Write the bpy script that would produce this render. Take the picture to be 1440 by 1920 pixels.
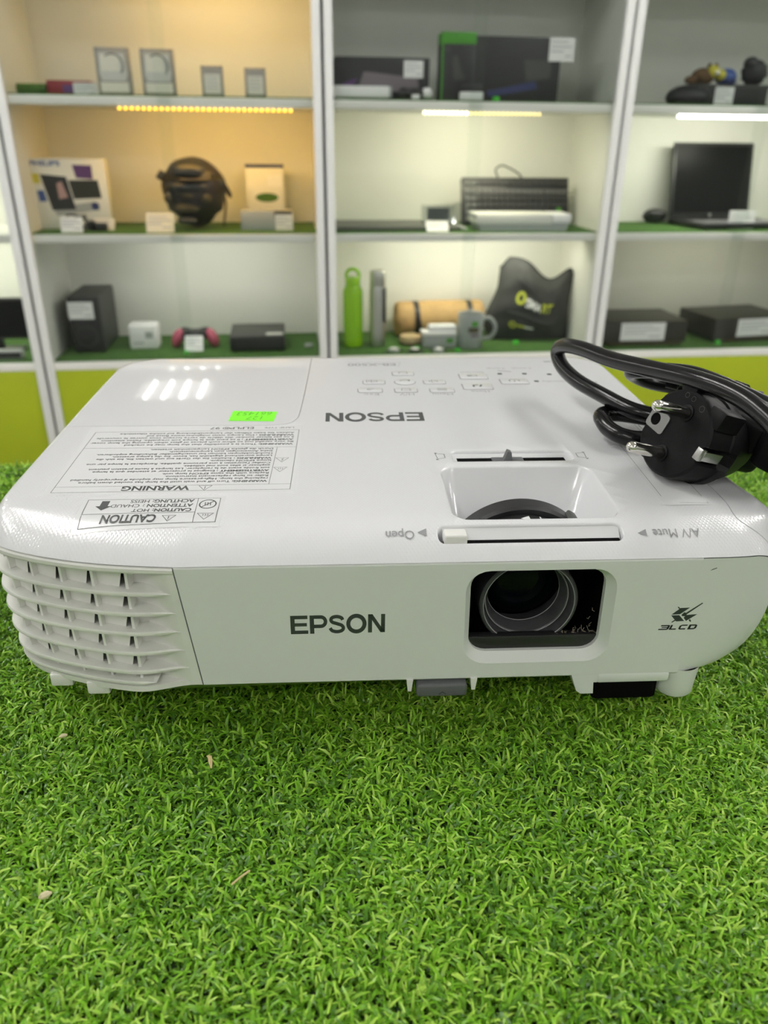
import bpy, bmesh, math, random
import numpy as np
from mathutils import Vector, Matrix
from mathutils.bvhtree import BVHTree
from mathutils.geometry import tessellate_polygon
for o in list(bpy.data.objects): bpy.data.objects.remove(o, do_unlink=True)
S = bpy.context.scene
COL = S.collection
R = math.radians
random.seed(4); rng = np.random.default_rng(7)

# ------------------------------------------------------------------ camera, world, exposure
# world: metres, z = 0 is the tip of the turf on the counter, y runs away from the camera
cam = bpy.data.cameras.new('camera'); cam_o = bpy.data.objects.new('camera', cam); COL.objects.link(cam_o)
cam.sensor_fit = 'VERTICAL'; cam.sensor_height = 24.0; cam.lens = 24.0 * 1442 / 1920
p_, y_, r_ = R(25.8), R(7.05), R(0.6)
fw = Vector((math.sin(y_) * math.cos(p_), math.cos(y_) * math.cos(p_), -math.sin(p_)))
rt0 = Vector((math.cos(y_), -math.sin(y_), 0)); up0 = rt0.cross(fw)
rt = rt0 * math.cos(r_) + up0 * math.sin(r_); up = -rt0 * math.sin(r_) + up0 * math.cos(r_)
cam_o.matrix_world = Matrix(((rt.x, up.x, -fw.x, -0.02935), (rt.y, up.y, -fw.y, -0.23846), (rt.z, up.z, -fw.z, 0.2057), (0, 0, 0, 1)))
cam.clip_start = 0.01; cam.clip_end = 50
cam.dof.use_dof = True; cam.dof.focus_distance = 0.292; cam.dof.aperture_fstop = 8.6
S.camera = cam_o
S.view_settings.view_transform = 'Standard'; S.view_settings.look = 'None'
S.view_settings.gamma = 1.0; S.view_settings.use_curve_mapping = False
S.view_settings.exposure = 0.0
w = bpy.data.worlds.new('world'); S.world = w; w.use_nodes = True
w.node_tree.nodes['Background'].inputs[0].default_value = (0.8, 0.85, 0.9, 1)
w.node_tree.nodes['Background'].inputs[1].default_value = 0.3
S.cycles.use_denoising = True
S.cycles.max_bounces = 8; S.cycles.transparent_max_bounces = 16; S.cycles.sample_clamp_indirect = 6.0
S.cycles.caustics_reflective = False; S.cycles.caustics_refractive = False
TUBE_POWER = 80.0       # emission of the ceiling tubes
STRIP = 0.75             # scale of all shelf strips
ZF = -0.92              # floor
ZCEIL = 1.98            # ceiling
YAW = R(-3.73)          # the counter and the projector are turned a little against the cabinets
C2, S2 = math.cos(YAW), math.sin(YAW)

# ------------------------------------------------------------------ materials
def mat(name, col, rough=0.5, metal=0.0, noise=0.0, nscale=40, bump=0.0, bscale=300, coat=0.0, spec=0.5, emit=None, estr=0.0, trans=0.0, sheen=0.0):
    m = bpy.data.materials.new(name); m.use_nodes = True; nt = m.node_tree; b = nt.nodes['Principled BSDF']
    b.inputs['Base Color'].default_value = (*col, 1); b.inputs['Roughness'].default_value = rough
    b.inputs['Metallic'].default_value = metal; b.inputs['Coat Weight'].default_value = coat
    b.inputs['Coat Roughness'].default_value = 0.03; b.inputs['Specular IOR Level'].default_value = spec
    b.inputs['Transmission Weight'].default_value = trans; b.inputs['Sheen Weight'].default_value = sheen
    if emit: b.inputs['Emission Color'].default_value = (*emit, 1); b.inputs['Emission Strength'].default_value = estr
    tc = nt.nodes.new('ShaderNodeTexCoord')
    if noise > 0:
        n = nt.nodes.new('ShaderNodeTexNoise'); n.inputs['Scale'].default_value = nscale; n.inputs['Detail'].default_value = 4
        nt.links.new(tc.outputs['Object'], n.inputs['Vector'])
        r = nt.nodes.new('ShaderNodeMapRange'); r.inputs[1].default_value = 0.3; r.inputs[2].default_value = 0.7
        r.inputs[3].default_value = 1 - noise; r.inputs[4].default_value = 1 + noise
        nt.links.new(n.outputs['Fac'], r.inputs[0])
        mx = nt.nodes.new('ShaderNodeVectorMath'); mx.operation = 'SCALE'; mx.inputs[0].default_value = col
        nt.links.new(r.outputs[0], mx.inputs['Scale']); nt.links.new(mx.outputs[0], b.inputs['Base Color'])
    if bump > 0:
        n2 = nt.nodes.new('ShaderNodeTexNoise'); n2.inputs['Scale'].default_value = bscale; n2.inputs['Detail'].default_value = 3
        nt.links.new(tc.outputs['Object'], n2.inputs['Vector'])
        bp = nt.nodes.new('ShaderNodeBump'); bp.inputs['Strength'].default_value = bump; bp.inputs['Distance'].default_value = 0.001
        nt.links.new(n2.outputs['Fac'], bp.inputs['Height']); nt.links.new(bp.outputs[0], b.inputs['Normal'])
    return m
def emit_mat(name, col, s):
    m = bpy.data.materials.new(name); m.use_nodes = True; nt = m.node_tree; nt.nodes.clear()
    e = nt.nodes.new('ShaderNodeEmission'); e.inputs[0].default_value = (*col, 1); e.inputs[1].default_value = s
    o = nt.nodes.new('ShaderNodeOutputMaterial'); nt.links.new(e.outputs[0], o.inputs[0]); return m
def glass_mat(name, tint, refl=1.0):
    m = bpy.data.materials.new(name); m.use_nodes = True; nt = m.node_tree; nt.nodes.clear()
    t = nt.nodes.new('ShaderNodeBsdfTransparent'); t.inputs[0].default_value = (*tint, 1)
    g = nt.nodes.new('ShaderNodeBsdfGlossy'); g.inputs['Roughness'].default_value = 0.02
    f = nt.nodes.new('ShaderNodeFresnel'); f.inputs[0].default_value = 1.45
    k = nt.nodes.new('ShaderNodeMath'); k.operation = 'MULTIPLY'; k.inputs[1].default_value = refl
    x = nt.nodes.new('ShaderNodeMixShader'); o = nt.nodes.new('ShaderNodeOutputMaterial')
    nt.links.new(f.outputs[0], k.inputs[0]); nt.links.new(k.outputs[0], x.inputs[0])
    nt.links.new(t.outputs[0], x.inputs[1]); nt.links.new(g.outputs[0], x.inputs[2]); nt.links.new(x.outputs[0], o.inputs[0]); return m

def shell_mat():   # glossy white cover with a fine diamond micro texture
    m = mat('glossy_white_plastic', (0.74, 0.75, 0.765), 0.3, coat=0.9)
    nt = m.node_tree; b = nt.nodes['Principled BSDF']; tc = nt.nodes.new('ShaderNodeTexCoord')
    acc = []
    for ang in (35, -35):
        mp = nt.nodes.new('ShaderNodeMapping'); mp.inputs['Rotation'].default_value = (0, 0, R(ang))
        nt.links.new(tc.outputs['Object'], mp.inputs[0])
        wv = nt.nodes.new('ShaderNodeTexWave'); wv.inputs['Scale'].default_value = 260; wv.inputs['Distortion'].default_value = 0
        nt.links.new(mp.outputs[0], wv.inputs[0]); acc.append(wv)
    ad = nt.nodes.new('ShaderNodeMath'); ad.operation = 'MULTIPLY'
    nt.links.new(acc[0].outputs['Fac'], ad.inputs[0]); nt.links.new(acc[1].outputs['Fac'], ad.inputs[1])
    bp = nt.nodes.new('ShaderNodeBump'); bp.inputs['Strength'].default_value = 0.3; bp.inputs['Distance'].default_value = 0.00009
    sp = nt.nodes.new('ShaderNodeSeparateXYZ'); nt.links.new(tc.outputs['Object'], sp.inputs[0])     # the lamp cover is smooth
    g1 = nt.nodes.new('ShaderNodeMath'); g1.operation = 'GREATER_THAN'; g1.inputs[1].default_value = -0.035; nt.links.new(sp.outputs[0], g1.inputs[0])
    g2 = nt.nodes.new('ShaderNodeMath'); g2.operation = 'LESS_THAN'; g2.inputs[1].default_value = 0.114; nt.links.new(sp.outputs[1], g2.inputs[0])
    g3 = nt.nodes.new('ShaderNodeMath'); g3.operation = 'MAXIMUM'; nt.links.new(g1.outputs[0], g3.inputs[0]); nt.links.new(g2.outputs[0], g3.inputs[1])
    g4 = nt.nodes.new('ShaderNodeMath'); g4.operation = 'MULTIPLY'; g4.inputs[1].default_value = 0.55; nt.links.new(g3.outputs[0], g4.inputs[0]); nt.links.new(g4.outputs[0], bp.inputs['Strength'])
    nt.links.new(ad.outputs[0], bp.inputs['Height']); nt.links.new(bp.outputs[0], b.inputs['Normal']); nt.links.new(bp.outputs[0], b.inputs['Coat Normal'])
    ge = nt.nodes.new('ShaderNodeNewGeometry'); s2 = nt.nodes.new('ShaderNodeSeparateXYZ'); nt.links.new(ge.outputs['Normal'], s2.inputs[0])   # walls of the recesses are smooth
    g5 = nt.nodes.new('ShaderNodeMath'); g5.operation = 'GREATER_THAN'; g5.inputs[1].default_value = 0.66; nt.links.new(s2.outputs[2], g5.inputs[0])
    g6 = nt.nodes.new('ShaderNodeMath'); g6.operation = 'MULTIPLY'; nt.links.new(g4.outputs[0], g6.inputs[0]); nt.links.new(g5.outputs[0], g6.inputs[1]); nt.links.new(g6.outputs[0], bp.inputs['Strength'])
    return m
def grass_mat():
    m = bpy.data.materials.new('turf_blades'); m.use_nodes = True; nt = m.node_tree; b = nt.nodes['Principled BSDF']
    a = nt.nodes.new('ShaderNodeAttribute'); a.attribute_name = 'Col'
    nt.links.new(a.outputs['Color'], b.inputs['Base Color']); b.inputs['Roughness'].default_value = 0.30
    b.inputs['Specular IOR Level'].default_value = 0.5
    t = nt.nodes.new('ShaderNodeBsdfTranslucent'); nt.links.new(a.outputs['Color'], t.inputs[0])
    x = nt.nodes.new('ShaderNodeMixShader'); x.inputs[0].default_value = 0.38
    o = nt.nodes['Material Output']
    nt.links.new(b.outputs[0], x.inputs[1]); nt.links.new(t.outputs[0], x.inputs[2]); nt.links.new(x.outputs[0], o.inputs[0]); return m
def cells_mat(name, c1, c2, scale, rough):   # floor tiles
    m = mat(name, c1, rough); nt = m.node_tree; b = nt.nodes['Principled BSDF']
    tc = nt.nodes.new('ShaderNodeTexCoord'); k = nt.nodes.new('ShaderNodeTexBrick'); k.offset = 0
    k.inputs['Color1'].default_value = (*c1, 1); k.inputs['Color2'].default_value = (*c2, 1); k.inputs['Mortar'].default_value = (0.12, 0.12, 0.12, 1)
    k.inputs['Scale'].default_value = scale; k.inputs['Mortar Size'].default_value = 0.01; k.inputs['Brick Width'].default_value = 1; k.inputs['Row Height'].default_value = 1
    nt.links.new(tc.outputs['Object'], k.inputs[0]); nt.links.new(k.outputs[0], b.inputs['Base Color']); return m

MT = dict(
    shell=shell_mat(),
    matte=mat('matte_white_plastic', (0.77, 0.79, 0.765), 0.42, bump=0.03, bscale=2500),
    vent=mat('cream_white_plastic', (0.80, 0.80, 0.76), 0.42, noise=0.05, nscale=60),
    ink=mat('grey_ink', (0.06, 0.065, 0.065), 0.5), ink2=mat('dark_ink', (0.035, 0.045, 0.04), 0.5), inkl=mat('light_grey_ink', (0.30, 0.30, 0.31), 0.5),
    film=mat('label_film', (0.73, 0.74, 0.745), 0.22), black=mat('black_plastic', (0.012, 0.012, 0.013), 0.42, noise=0.2, nscale=200),
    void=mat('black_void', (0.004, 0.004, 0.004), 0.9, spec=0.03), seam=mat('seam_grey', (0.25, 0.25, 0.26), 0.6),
    grey=mat('grey_plastic', (0.11, 0.115, 0.12), 0.45), barrel=mat('lens_barrel', (0.048, 0.05, 0.052), 0.36), barrel2=mat('lens_barrel_rim', (0.30, 0.30, 0.31), 0.3),
    lens=mat('lens_glass', (0.002, 0.003, 0.004), 0.05, spec=0.12), dust=mat('dust_fibre', (0.35, 0.31, 0.24), 0.9),
    cable=mat('black_cable_sheath', (0.006, 0.006, 0.0065), 0.2, spec=0.3, bump=0.04, bscale=900), rubber=mat('black_cable_rubber', (0.006, 0.006, 0.0065), 0.42, spec=0.10, bump=0.05, bscale=900), chrome=mat('chrome', (0.80, 0.78, 0.72), 0.13, 1.0, noise=0.06, nscale=300),
    contact=mat('contact_metal', (0.30, 0.30, 0.29), 0.35, 0.8), steel=mat('brushed_steel', (0.55, 0.55, 0.53), 0.32, 1.0), white=mat('white_print', (0.8, 0.8, 0.8), 0.5),
    sticker=mat('neon_green_sticker', (0.22, 0.90, 0.03), 0.6), pen=mat('pen_green', (0.09, 0.48, 0.02), 0.6),
    blade=grass_mat(), mat_base=mat('turf_backing', (0.02, 0.045, 0.012), 0.9, noise=0.4, nscale=300),
    counter=mat('counter_laminate', (0.62, 0.62, 0.60), 0.4, noise=0.03),
    turf=mat('short_turf', (0.058, 0.150, 0.022), 0.9, noise=0.5, nscale=140, bump=1.0, bscale=260),
    lam=mat('white_laminate', (0.86, 0.86, 0.80), 0.45, noise=0.02, nscale=5), alu=mat('aluminium_profile', (0.85, 0.86, 0.84), 0.4, 0.0),
    lime=mat('lime_panel', (0.36, 0.44, 0.006), 0.45, noise=0.04, nscale=3), glass=glass_mat('door_glass', (0.97, 0.985, 0.975), 0.4),
    wall=mat('wall_paint', (0.72, 0.72, 0.70), 0.8, noise=0.03, nscale=3), ceil=mat('ceiling_tile', (0.80, 0.80, 0.79), 0.9, noise=0.03, nscale=30),
    floor=cells_mat('floor_tile', (0.42, 0.42, 0.40), (0.38, 0.38, 0.37), 1.6, 0.35), tube=emit_mat('fluorescent_tube', (1.0, 0.98, 0.95), TUBE_POWER), tube2=emit_mat('dimmed_tube', (1.0, 0.98, 0.95), TUBE_POWER * .22),
    amber=emit_mat('amber_led', (1.0, 0.52, 0.03), 5.0), warm=emit_mat('warm_led', (1.0, 0.90, 0.50), 8.0), dim=emit_mat('dim_led', (1.0, 0.82, 0.25), 3.2), cool=emit_mat('white_led', (1.0, 0.98, 0.88), 14.0),
    card=mat('paper_card', (0.88, 0.88, 0.87), 0.7), cream=mat('cream_card', (0.86, 0.81, 0.68), 0.7), cardprint=mat('card_print', (0.42, 0.43, 0.45), 0.7),
    bk=mat('dark_plastic', (0.016, 0.017, 0.017), 0.4, noise=0.15), bk2=mat('dark_carton', (0.014, 0.015, 0.016), 0.5), dk=mat('charcoal_plastic', (0.05, 0.052, 0.048), 0.5),
    brown=mat('dark_brown_case', (0.020, 0.020, 0.011), 0.4), olive=mat('olive_pad', (0.075, 0.062, 0.028), 0.8, noise=0.3, nscale=30), brownblk=mat('brown_black_leather', (0.015, 0.010, 0.007), 0.42),
    red=mat('red_carton', (0.25, 0.02, 0.03), 0.5), silver=mat('silver_case', (0.66, 0.65, 0.60), 0.4), hdd=mat('drive_alloy', (0.36, 0.34, 0.30), 0.5), dlabel=mat('drive_label', (0.84, 0.79, 0.68), 0.6),
    purple=mat('purple_print', (0.10, 0.035, 0.16), 0.5), pink=mat('pink_plastic', (0.50, 0.10, 0.16), 0.5), blue=mat('blue_print', (0.05, 0.10, 0.32), 0.5), yellow=mat('yellow_print', (0.60, 0.55, 0.06), 0.6),
    skin=mat('faded_pink_print', (0.42, 0.27, 0.26), 0.6), green=mat('green_carton', (0.06, 0.30, 0.015), 0.5), lgrey=mat('light_grey_carton', (0.38, 0.40, 0.39), 0.6), wcart=mat('white_carton', (0.80, 0.80, 0.74), 0.55),
    bottle=mat('green_bottle', (0.30, 0.62, 0.004), 0.25, coat=0.4), tan=mat('tan_blanket', (0.56, 0.36, 0.15), 0.75, noise=0.12, nscale=25, bump=0.4, bscale=80), wood=mat('light_wood', (0.60, 0.45, 0.25), 0.5, noise=0.1),
    mug=mat('grey_ceramic', (0.36, 0.38, 0.37), 0.35), bag=mat('charcoal_fabric', (0.040, 0.042, 0.040), 0.7, noise=0.15, nscale=30, bump=0.5, bscale=40), dot=mat('bright_green_dot', (0.06, 0.62, 0.03), 0.5),
    lime2=mat('lime_print', (0.50, 0.55, 0.05), 0.6), screen=mat('black_screen', (0.006, 0.007, 0.007), 0.3, spec=0.12), lpgrey=mat('laptop_grey', (0.22, 0.22, 0.235), 0.4, 0.3), key=mat('key_black', (0.03, 0.03, 0.03), 0.5),
    keyg=mat('key_grey', (0.11, 0.11, 0.11), 0.5), gum=mat('slate_tablet', (0.10, 0.105, 0.095), 0.5), lilac=mat('lilac_print', (0.18, 0.15, 0.17), 0.5), navy=mat('navy_print', (0.02, 0.03, 0.12), 0.5), acryl=glass_mat('clear_acrylic', (0.80, 0.82, 0.82), 1.6),
    straw=mat('dry_straw', (0.62, 0.48, 0.24), 0.7), seed=mat('pale_seed', (0.66, 0.58, 0.36), 0.6), toyb=mat('brown_plush', (0.12, 0.07, 0.03), 0.9))

# ------------------------------------------------------------------ mesh helpers (millimetres in, metres out)
class M:
    def __init__(s): s.v = []; s.f = []
    def add(s, v, f):
        n = len(s.v); s.v += [tuple(p) for p in v]; s.f += [tuple(i + n for i in q) for q in f]; return s
    def bm(s, b):
        b.verts.ensure_lookup_table(); b.verts.index_update()
        s.add([v.co[:] for v in b.verts], [[v.index for v in f.verts] for f in b.faces]); b.free(); return s
    def box(s, x0, x1, y0, y1, z0, z1, bev=0.0, seg=2, mtx=None):
        b = bmesh.new(); bmesh.ops.create_cube(b, size=1)
        for v in b.verts: v.co = Vector(((x0 + x1) / 2 + v.co.x * (x1 - x0), (y0 + y1) / 2 + v.co.y * (y1 - y0), (z0 + z1) / 2 + v.co.z * (z1 - z0)))
        if bev > 0: bmesh.ops.bevel(b, geom=b.edges[:], offset=bev, segments=seg, affect='EDGES', profile=0.5)
        if mtx is not None: b.transform(mtx)
        return s.bm(b)
    def lathe(s, prof, n=32, mtx=None, a0=0, a1=2 * math.pi, caps=False):   # prof: (r, z)
        v = []; f = []; full = abs(a1 - a0 - 2 * math.pi) < 1e-6; k = n if full else n + 1; m = len(prof)
        for i in range(k):
            a = a0 + (a1 - a0) * i / n
            for r, z in prof: v.append(Vector((r * math.cos(a), r * math.sin(a), z)))
        for i in range(n):
            j = (i + 1) % k
            for t in range(m - 1): f.append((i * m + t, j * m + t, j * m + t + 1, i * m + t + 1))
        if full and caps:
            if prof[0][0] > 1e-6: f.append(tuple(i * m for i in range(k))[::-1])
            if prof[-1][0] > 1e-6: f.append(tuple(i * m + m - 1 for i in range(k)))
        if mtx is not None: v = [mtx @ p for p in v]
        return s.add(v, f)
    def tube(s, pts, r, n=10, closed=False, caps=True):
        P = [Vector(p) for p in pts]; k = len(P); rr = r if hasattr(r, '__len__') else [r] * k
        T = []
        for i in range(k):
            a = P[(i - 1) % k] if (closed or i > 0) else P[0]; b = P[(i + 1) % k] if (closed or i < k - 1) else P[-1]
            T.append((b - a).normalized())
        nrm = T[0].orthogonal().normalized(); v = []; f = []
        for i in range(k):
            nrm = (nrm - T[i] * nrm.dot(T[i])).normalized(); bi = T[i].cross(nrm)
            for j in range(n):
                a = 2 * math.pi * j / n; v.append(P[i] + (nrm * math.cos(a) + bi * math.sin(a)) * rr[i])
        for i in range(k if closed else k - 1):
            q = (i + 1) % k
            for j in range(n): f.append((i * n + j, i * n + (j + 1) % n, q * n + (j + 1) % n, q * n + j))
        if caps and not closed: f.append(tuple(range(n))[::-1]); f.append(tuple((k - 1) * n + j for j in range(n)))
        return s.add(v, f)
    def prism(s, poly, a, b, fn):   # poly 2D extruded from a to b, fn(u, v, h) -> xyz
        n = len(poly); v = [fn(u, w_, a) for u, w_ in poly] + [fn(u, w_, b) for u, w_ in poly]
        f = [tuple(range(n))[::-1], tuple(range(n, 2 * n))] + [(i, (i + 1) % n, n + (i + 1) % n, n + i) for i in range(n)]
        return s.add(v, f)
    def ball(s, c, rad, nu=20, nv=12, fn=None, mtx=None):
        prof = [(math.sin(math.pi * i / nv), -math.cos(math.pi * i / nv)) for i in range(nv + 1)]; v = []; f = []
        for i in range(nu):
            a = 2 * math.pi * i / nu
            for r, z in prof:
                p = Vector((r * math.cos(a) * rad[0], r * math.sin(a) * rad[1], z * rad[2]))
                if fn: p = Vector(fn(p))
                if mtx is not None: p = mtx @ p
                v.append(p + Vector(c))
        m = nv + 1
        for i in range(nu):
            j = (i + 1) % nu
            for t in range(nv): f.append((i * m + t, j * m + t, j * m + t + 1, i * m + t + 1))
        return s.add(v, f)
    def poly(s, pts): return s.add(pts, [tuple(range(len(pts)))])

def rrect(x0, x1, y0, y1, r, n=6):
    o = []
    for cx, cy, a in ((x1 - r, y1 - r, 0), (x0 + r, y1 - r, 90), (x0 + r, y0 + r, 180), (x1 - r, y0 + r, 270)):
        for i in range(n + 1):
            t = R(a + 90 * i / n); o.append((cx + r * math.cos(t), cy + r * math.sin(t)))
    return o
def catmull(P, n=8, closed=False):
    P = [Vector(p) for p in P]; k = len(P); o = []
    for i in range(k if closed else k - 1):
        g = (lambda j: P[j % k]) if closed else (lambda j: P[min(max(j, 0), k - 1)])
        a, b, c, d = g(i - 1), g(i), g(i + 1), g(i + 2)
        for t in range(n):
            u = t / n; o.append(0.5 * ((2 * b) + (c - a) * u + (2 * a - 5 * b + 4 * c - d) * u * u + (3 * b - a - 3 * c + d) * u ** 3))
    if not closed: o.append(P[-1])
    return o
def mesh_from(name, m, smooth=35, scale=0.001):
    me = bpy.data.meshes.new(name); me.from_pydata([(x * scale, y * scale, z * scale) for x, y, z in m.v], [], m.f); me.update()
    if smooth:
        me.polygons.foreach_set('use_smooth', [True] * len(me.polygons)); me.set_sharp_from_angle(angle=R(smooth))
    return me
def link(name, me, parent=None, label=None, cat=None, group=None, kind=None, loc=None, rz=None):
    o = bpy.data.objects.new(name, me); COL.objects.link(o)
    if parent: o.parent = parent
    if loc: o.location = loc
    if rz is not None: o.rotation_euler = (0, 0, rz)
    for k, v in (('label', label), ('category', cat), ('group', group), ('kind', kind)):
        if v: o[k] = v
    return o
def fixn(me):
    b = bmesh.new(); b.from_mesh(me); bmesh.ops.recalc_face_normals(b, faces=b.faces[:]); b.to_mesh(me); b.free()
def part(name, m, mt, parent, smooth=35, recalc=True, **kw):
    me = mesh_from(name, m, smooth)
    if recalc: fixn(me)
    if smooth: me.set_sharp_from_angle(angle=R(smooth))
    me.materials.append(MT[mt]); return link(name, me, parent, **kw)
def thing(name, label, cat, loc=(0, 0, 0), rz=0.0, group=None, kind=None):
    return link(name, None, None, label, cat, group, kind, loc, rz)
_tx = {}
def text2d(s, size=1.0, bold=0.0, shear=0.0, xs=1.0, align='LEFT', spacing=1.0):
    key = (s, bold, shear, spacing)
    if key not in _tx:
        c = bpy.data.curves.new('t', 'FONT'); c.body = s; c.size = 1.0; c.offset = bold; c.shear = shear; c.resolution_u = 5 if len(s) < 12 else 2; c.space_character = spacing
        o = bpy.data.objects.new('t', c); COL.objects.link(o); dg = bpy.context.evaluated_depsgraph_get(); e = o.evaluated_get(dg); me = e.to_mesh()
        _tx[key] = ([(v.co.x, v.co.y) for v in me.vertices], [tuple(p.vertices) for p in me.polygons]); e.to_mesh_clear()
        bpy.data.objects.remove(o); bpy.data.curves.remove(c)
    v, f = _tx[key]; x0 = min(p[0] for p in v); x1 = max(p[0] for p in v)
    dx = -x0 if align == 'LEFT' else (-x1 if align == 'RIGHT' else -(x0 + x1) / 2)
    return [((a + dx) * size * xs, b * size) for a, b in v], f, (x1 - x0) * size * xs
def fit_text(m, s, x0, x1, y0, y1, fn, bold=0.0, shear=0.0):    # stretch the lettering into a rectangle
    v, f, _ = text2d(s, 1, bold, shear); ax = [p[0] for p in v]; ay = [p[1] for p in v]; a0, a1, b0, b1 = min(ax), max(ax), min(ay), max(ay)
    m.add([fn(x0 + (p[0] - a0) / (a1 - a0) * (x1 - x0), y0 + (p[1] - b0) / (b1 - b0) * (y1 - y0)) for p in v], f)
def ribbon(m, pts, wd, fn, closed=False):                          # a mitred band through 2D points
    n = len(pts); P = [Vector(p) for p in pts]; v = []
    for i in range(n):
        a = P[(i - 1) % n] if closed or i else None; b = P[(i + 1) % n] if closed or i < n - 1 else None
        d1 = (P[i] - a).normalized() if a is not None else (b - P[i]).normalized(); d2 = (b - P[i]).normalized() if b is not None else d1
        n1 = Vector((-d1.y, d1.x)); n2 = Vector((-d2.y, d2.x)); q = (n1 + n2); q = q / max(.4, q.dot(n1)) * wd / 2; v += [fn(*(P[i] - q)), fn(*(P[i] + q))]
    m.add(v, [(2 * i, 2 * ((i + 1) % n), 2 * ((i + 1) % n) + 1, 2 * i + 1) for i in range(n if closed else n - 1)])
def brand(m, x0, x1, y0, y1, fn):                                  # heavy sans capitals E P S O N
    k = (y1 - y0); W = (x1 - x0) / 177.0; Hh = 34.0; G = lambda u, v: fn(x0 + u * W, y0 + v / Hh * k)
    def rect(a, b, c, d): m.add([G(a, c), G(b, c), G(b, d), G(a, d)], [(0, 1, 2, 3)])
    rect(0, 8, 0, 34); rect(8, 32, 27.5, 34); rect(8, 30.5, 14, 20.2); rect(8, 32.5, 0, 6.5)
    rect(36, 44, 0, 34); arc_ = [(44 + 12.5 + 9 * math.cos(R(a)), 22.2 + 8.6 * math.sin(R(a))) for a in range(90, -91, -15)]; ribbon(m, [(44, 30.8)] + arc_ + [(44, 13.6)], 6.6, G)
    S_ = catmull([(97.5, 24.6), (95, 28.6), (87, 31), (78.5, 29.4), (75.6, 25), (78.5, 20.6), (87, 17.8), (95.6, 14.6), (98.6, 9.4), (95.4, 4.8), (86.5, 2.9), (77.5, 5), (73.8, 10)], 5); ribbon(m, S_, 6.4, G)
    ribbon(m, [(123.2 + 15.2 * math.cos(R(a)), 17 + 14.6 * math.sin(R(a))) for a in range(0, 360, 10)], 7.6, G, True)
    rect(145, 152.6, 0, 34); rect(169.4, 177, 0, 34); m.add([G(145, 34), G(153.4, 34), G(177, 0), G(168.6, 0)], [(0, 1, 2, 3)])
def strip2d(m, pts, wd, fn, closed=False):                         # a flat line of width wd through 2D points
    n = len(pts)
    for i in range(n if closed else n - 1):
        a = Vector(pts[i]); b = Vector(pts[(i + 1) % n]); d = (b - a)
        if d.length < 1e-6: continue
        k = max(1, int(d.length / 4)); d.normalize(); q = Vector((-d.y, d.x)) * wd / 2; a2 = a - d * wd / 2; b2 = b + d * wd / 2
        for j in range(k):
            a3, b3 = a2.lerp(b2, j / k), a2.lerp(b2, (j + 1) / k); m.add([fn(*(a3 - q)), fn(*(b3 - q)), fn(*(b3 + q)), fn(*(a3 + q))], [(0, 1, 2, 3)])

# ------------------------------------------------------------------ the room
def struct(name, m, mt): return part(name, m, mt, None, kind='structure', label=None)
zf, zc = ZF * 1000, ZCEIL * 1000
struct('floor', M().box(-6000, 6000, -4500, 9500, zf - 100, zf), 'floor')
struct('ceiling', M().box(-6000, 6000, -4500, 9500, zc, zc + 100), 'ceil')
struct('wall_left', M().box(-6100, -6000, -4500, 9500, zf, zc), 'wall')
struct('wall_right', M().box(6000, 6100, -4500, 9500, zf, zc), 'wall')
struct('wall_back', M().box(-6000, 6000, 9500, 9600, zf, zc), 'wall')
struct('wall_front', M().box(-6000, 6000, -4600, -4500, zf, zc), 'wall')
# ceiling lights: square fittings of four tubes
tube_me = mesh_from('tube', M().lathe([(0, -290), (8.5, -288), (8.5, 288), (0, 290)], 8, Matrix.Rotation(R(90), 4, 'X')), 0); tube_me.materials.append(MT['tube'])
tube2_me = tube_me.copy(); tube2_me.materials.clear(); tube2_me.materials.append(MT['tube2'])  # far tubes dimmed only to shrink their reflections on the cover
fr = M()
for a in (((-300, 300), (-300, -285)), ((-300, 300), (285, 300)), ((-300, -285), (-285, 285)), ((285, 300), (-285, 285))): fr.box(*a[0], *a[1], -22, 0)
fr_me = mesh_from('frame', fr, 0); fr_me.materials.append(MT['lam'])
for gx, gy in [(-0.95, 5.77), (-0.9, 6.95)] + [(x, y) for x in (-2.95, -1.15, 1.75, 3.5) for y in (1.25, 0.45, -1.9)] + [(-1.15, -3.4), (1.75, -3.4)] + [(x, y) for x in (-4.2, 4.4) for y in (3.7, 5.7, 7.6)]:  # unseen rows nearer the camera are added to light the top and fronts
    t = thing('ceiling_light', 'square ceiling fitting with four bright tubes above the shop', 'light', (gx, gy, ZCEIL), 0, 'ceiling lights')
    link('frame', fr_me, t)
    for k in range(4): link('tube', tube2_me if gy > 5 and abs(gx) < 2 else tube_me, t, loc=((k - 1.5) * 0.135, 0, -0.03))

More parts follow.
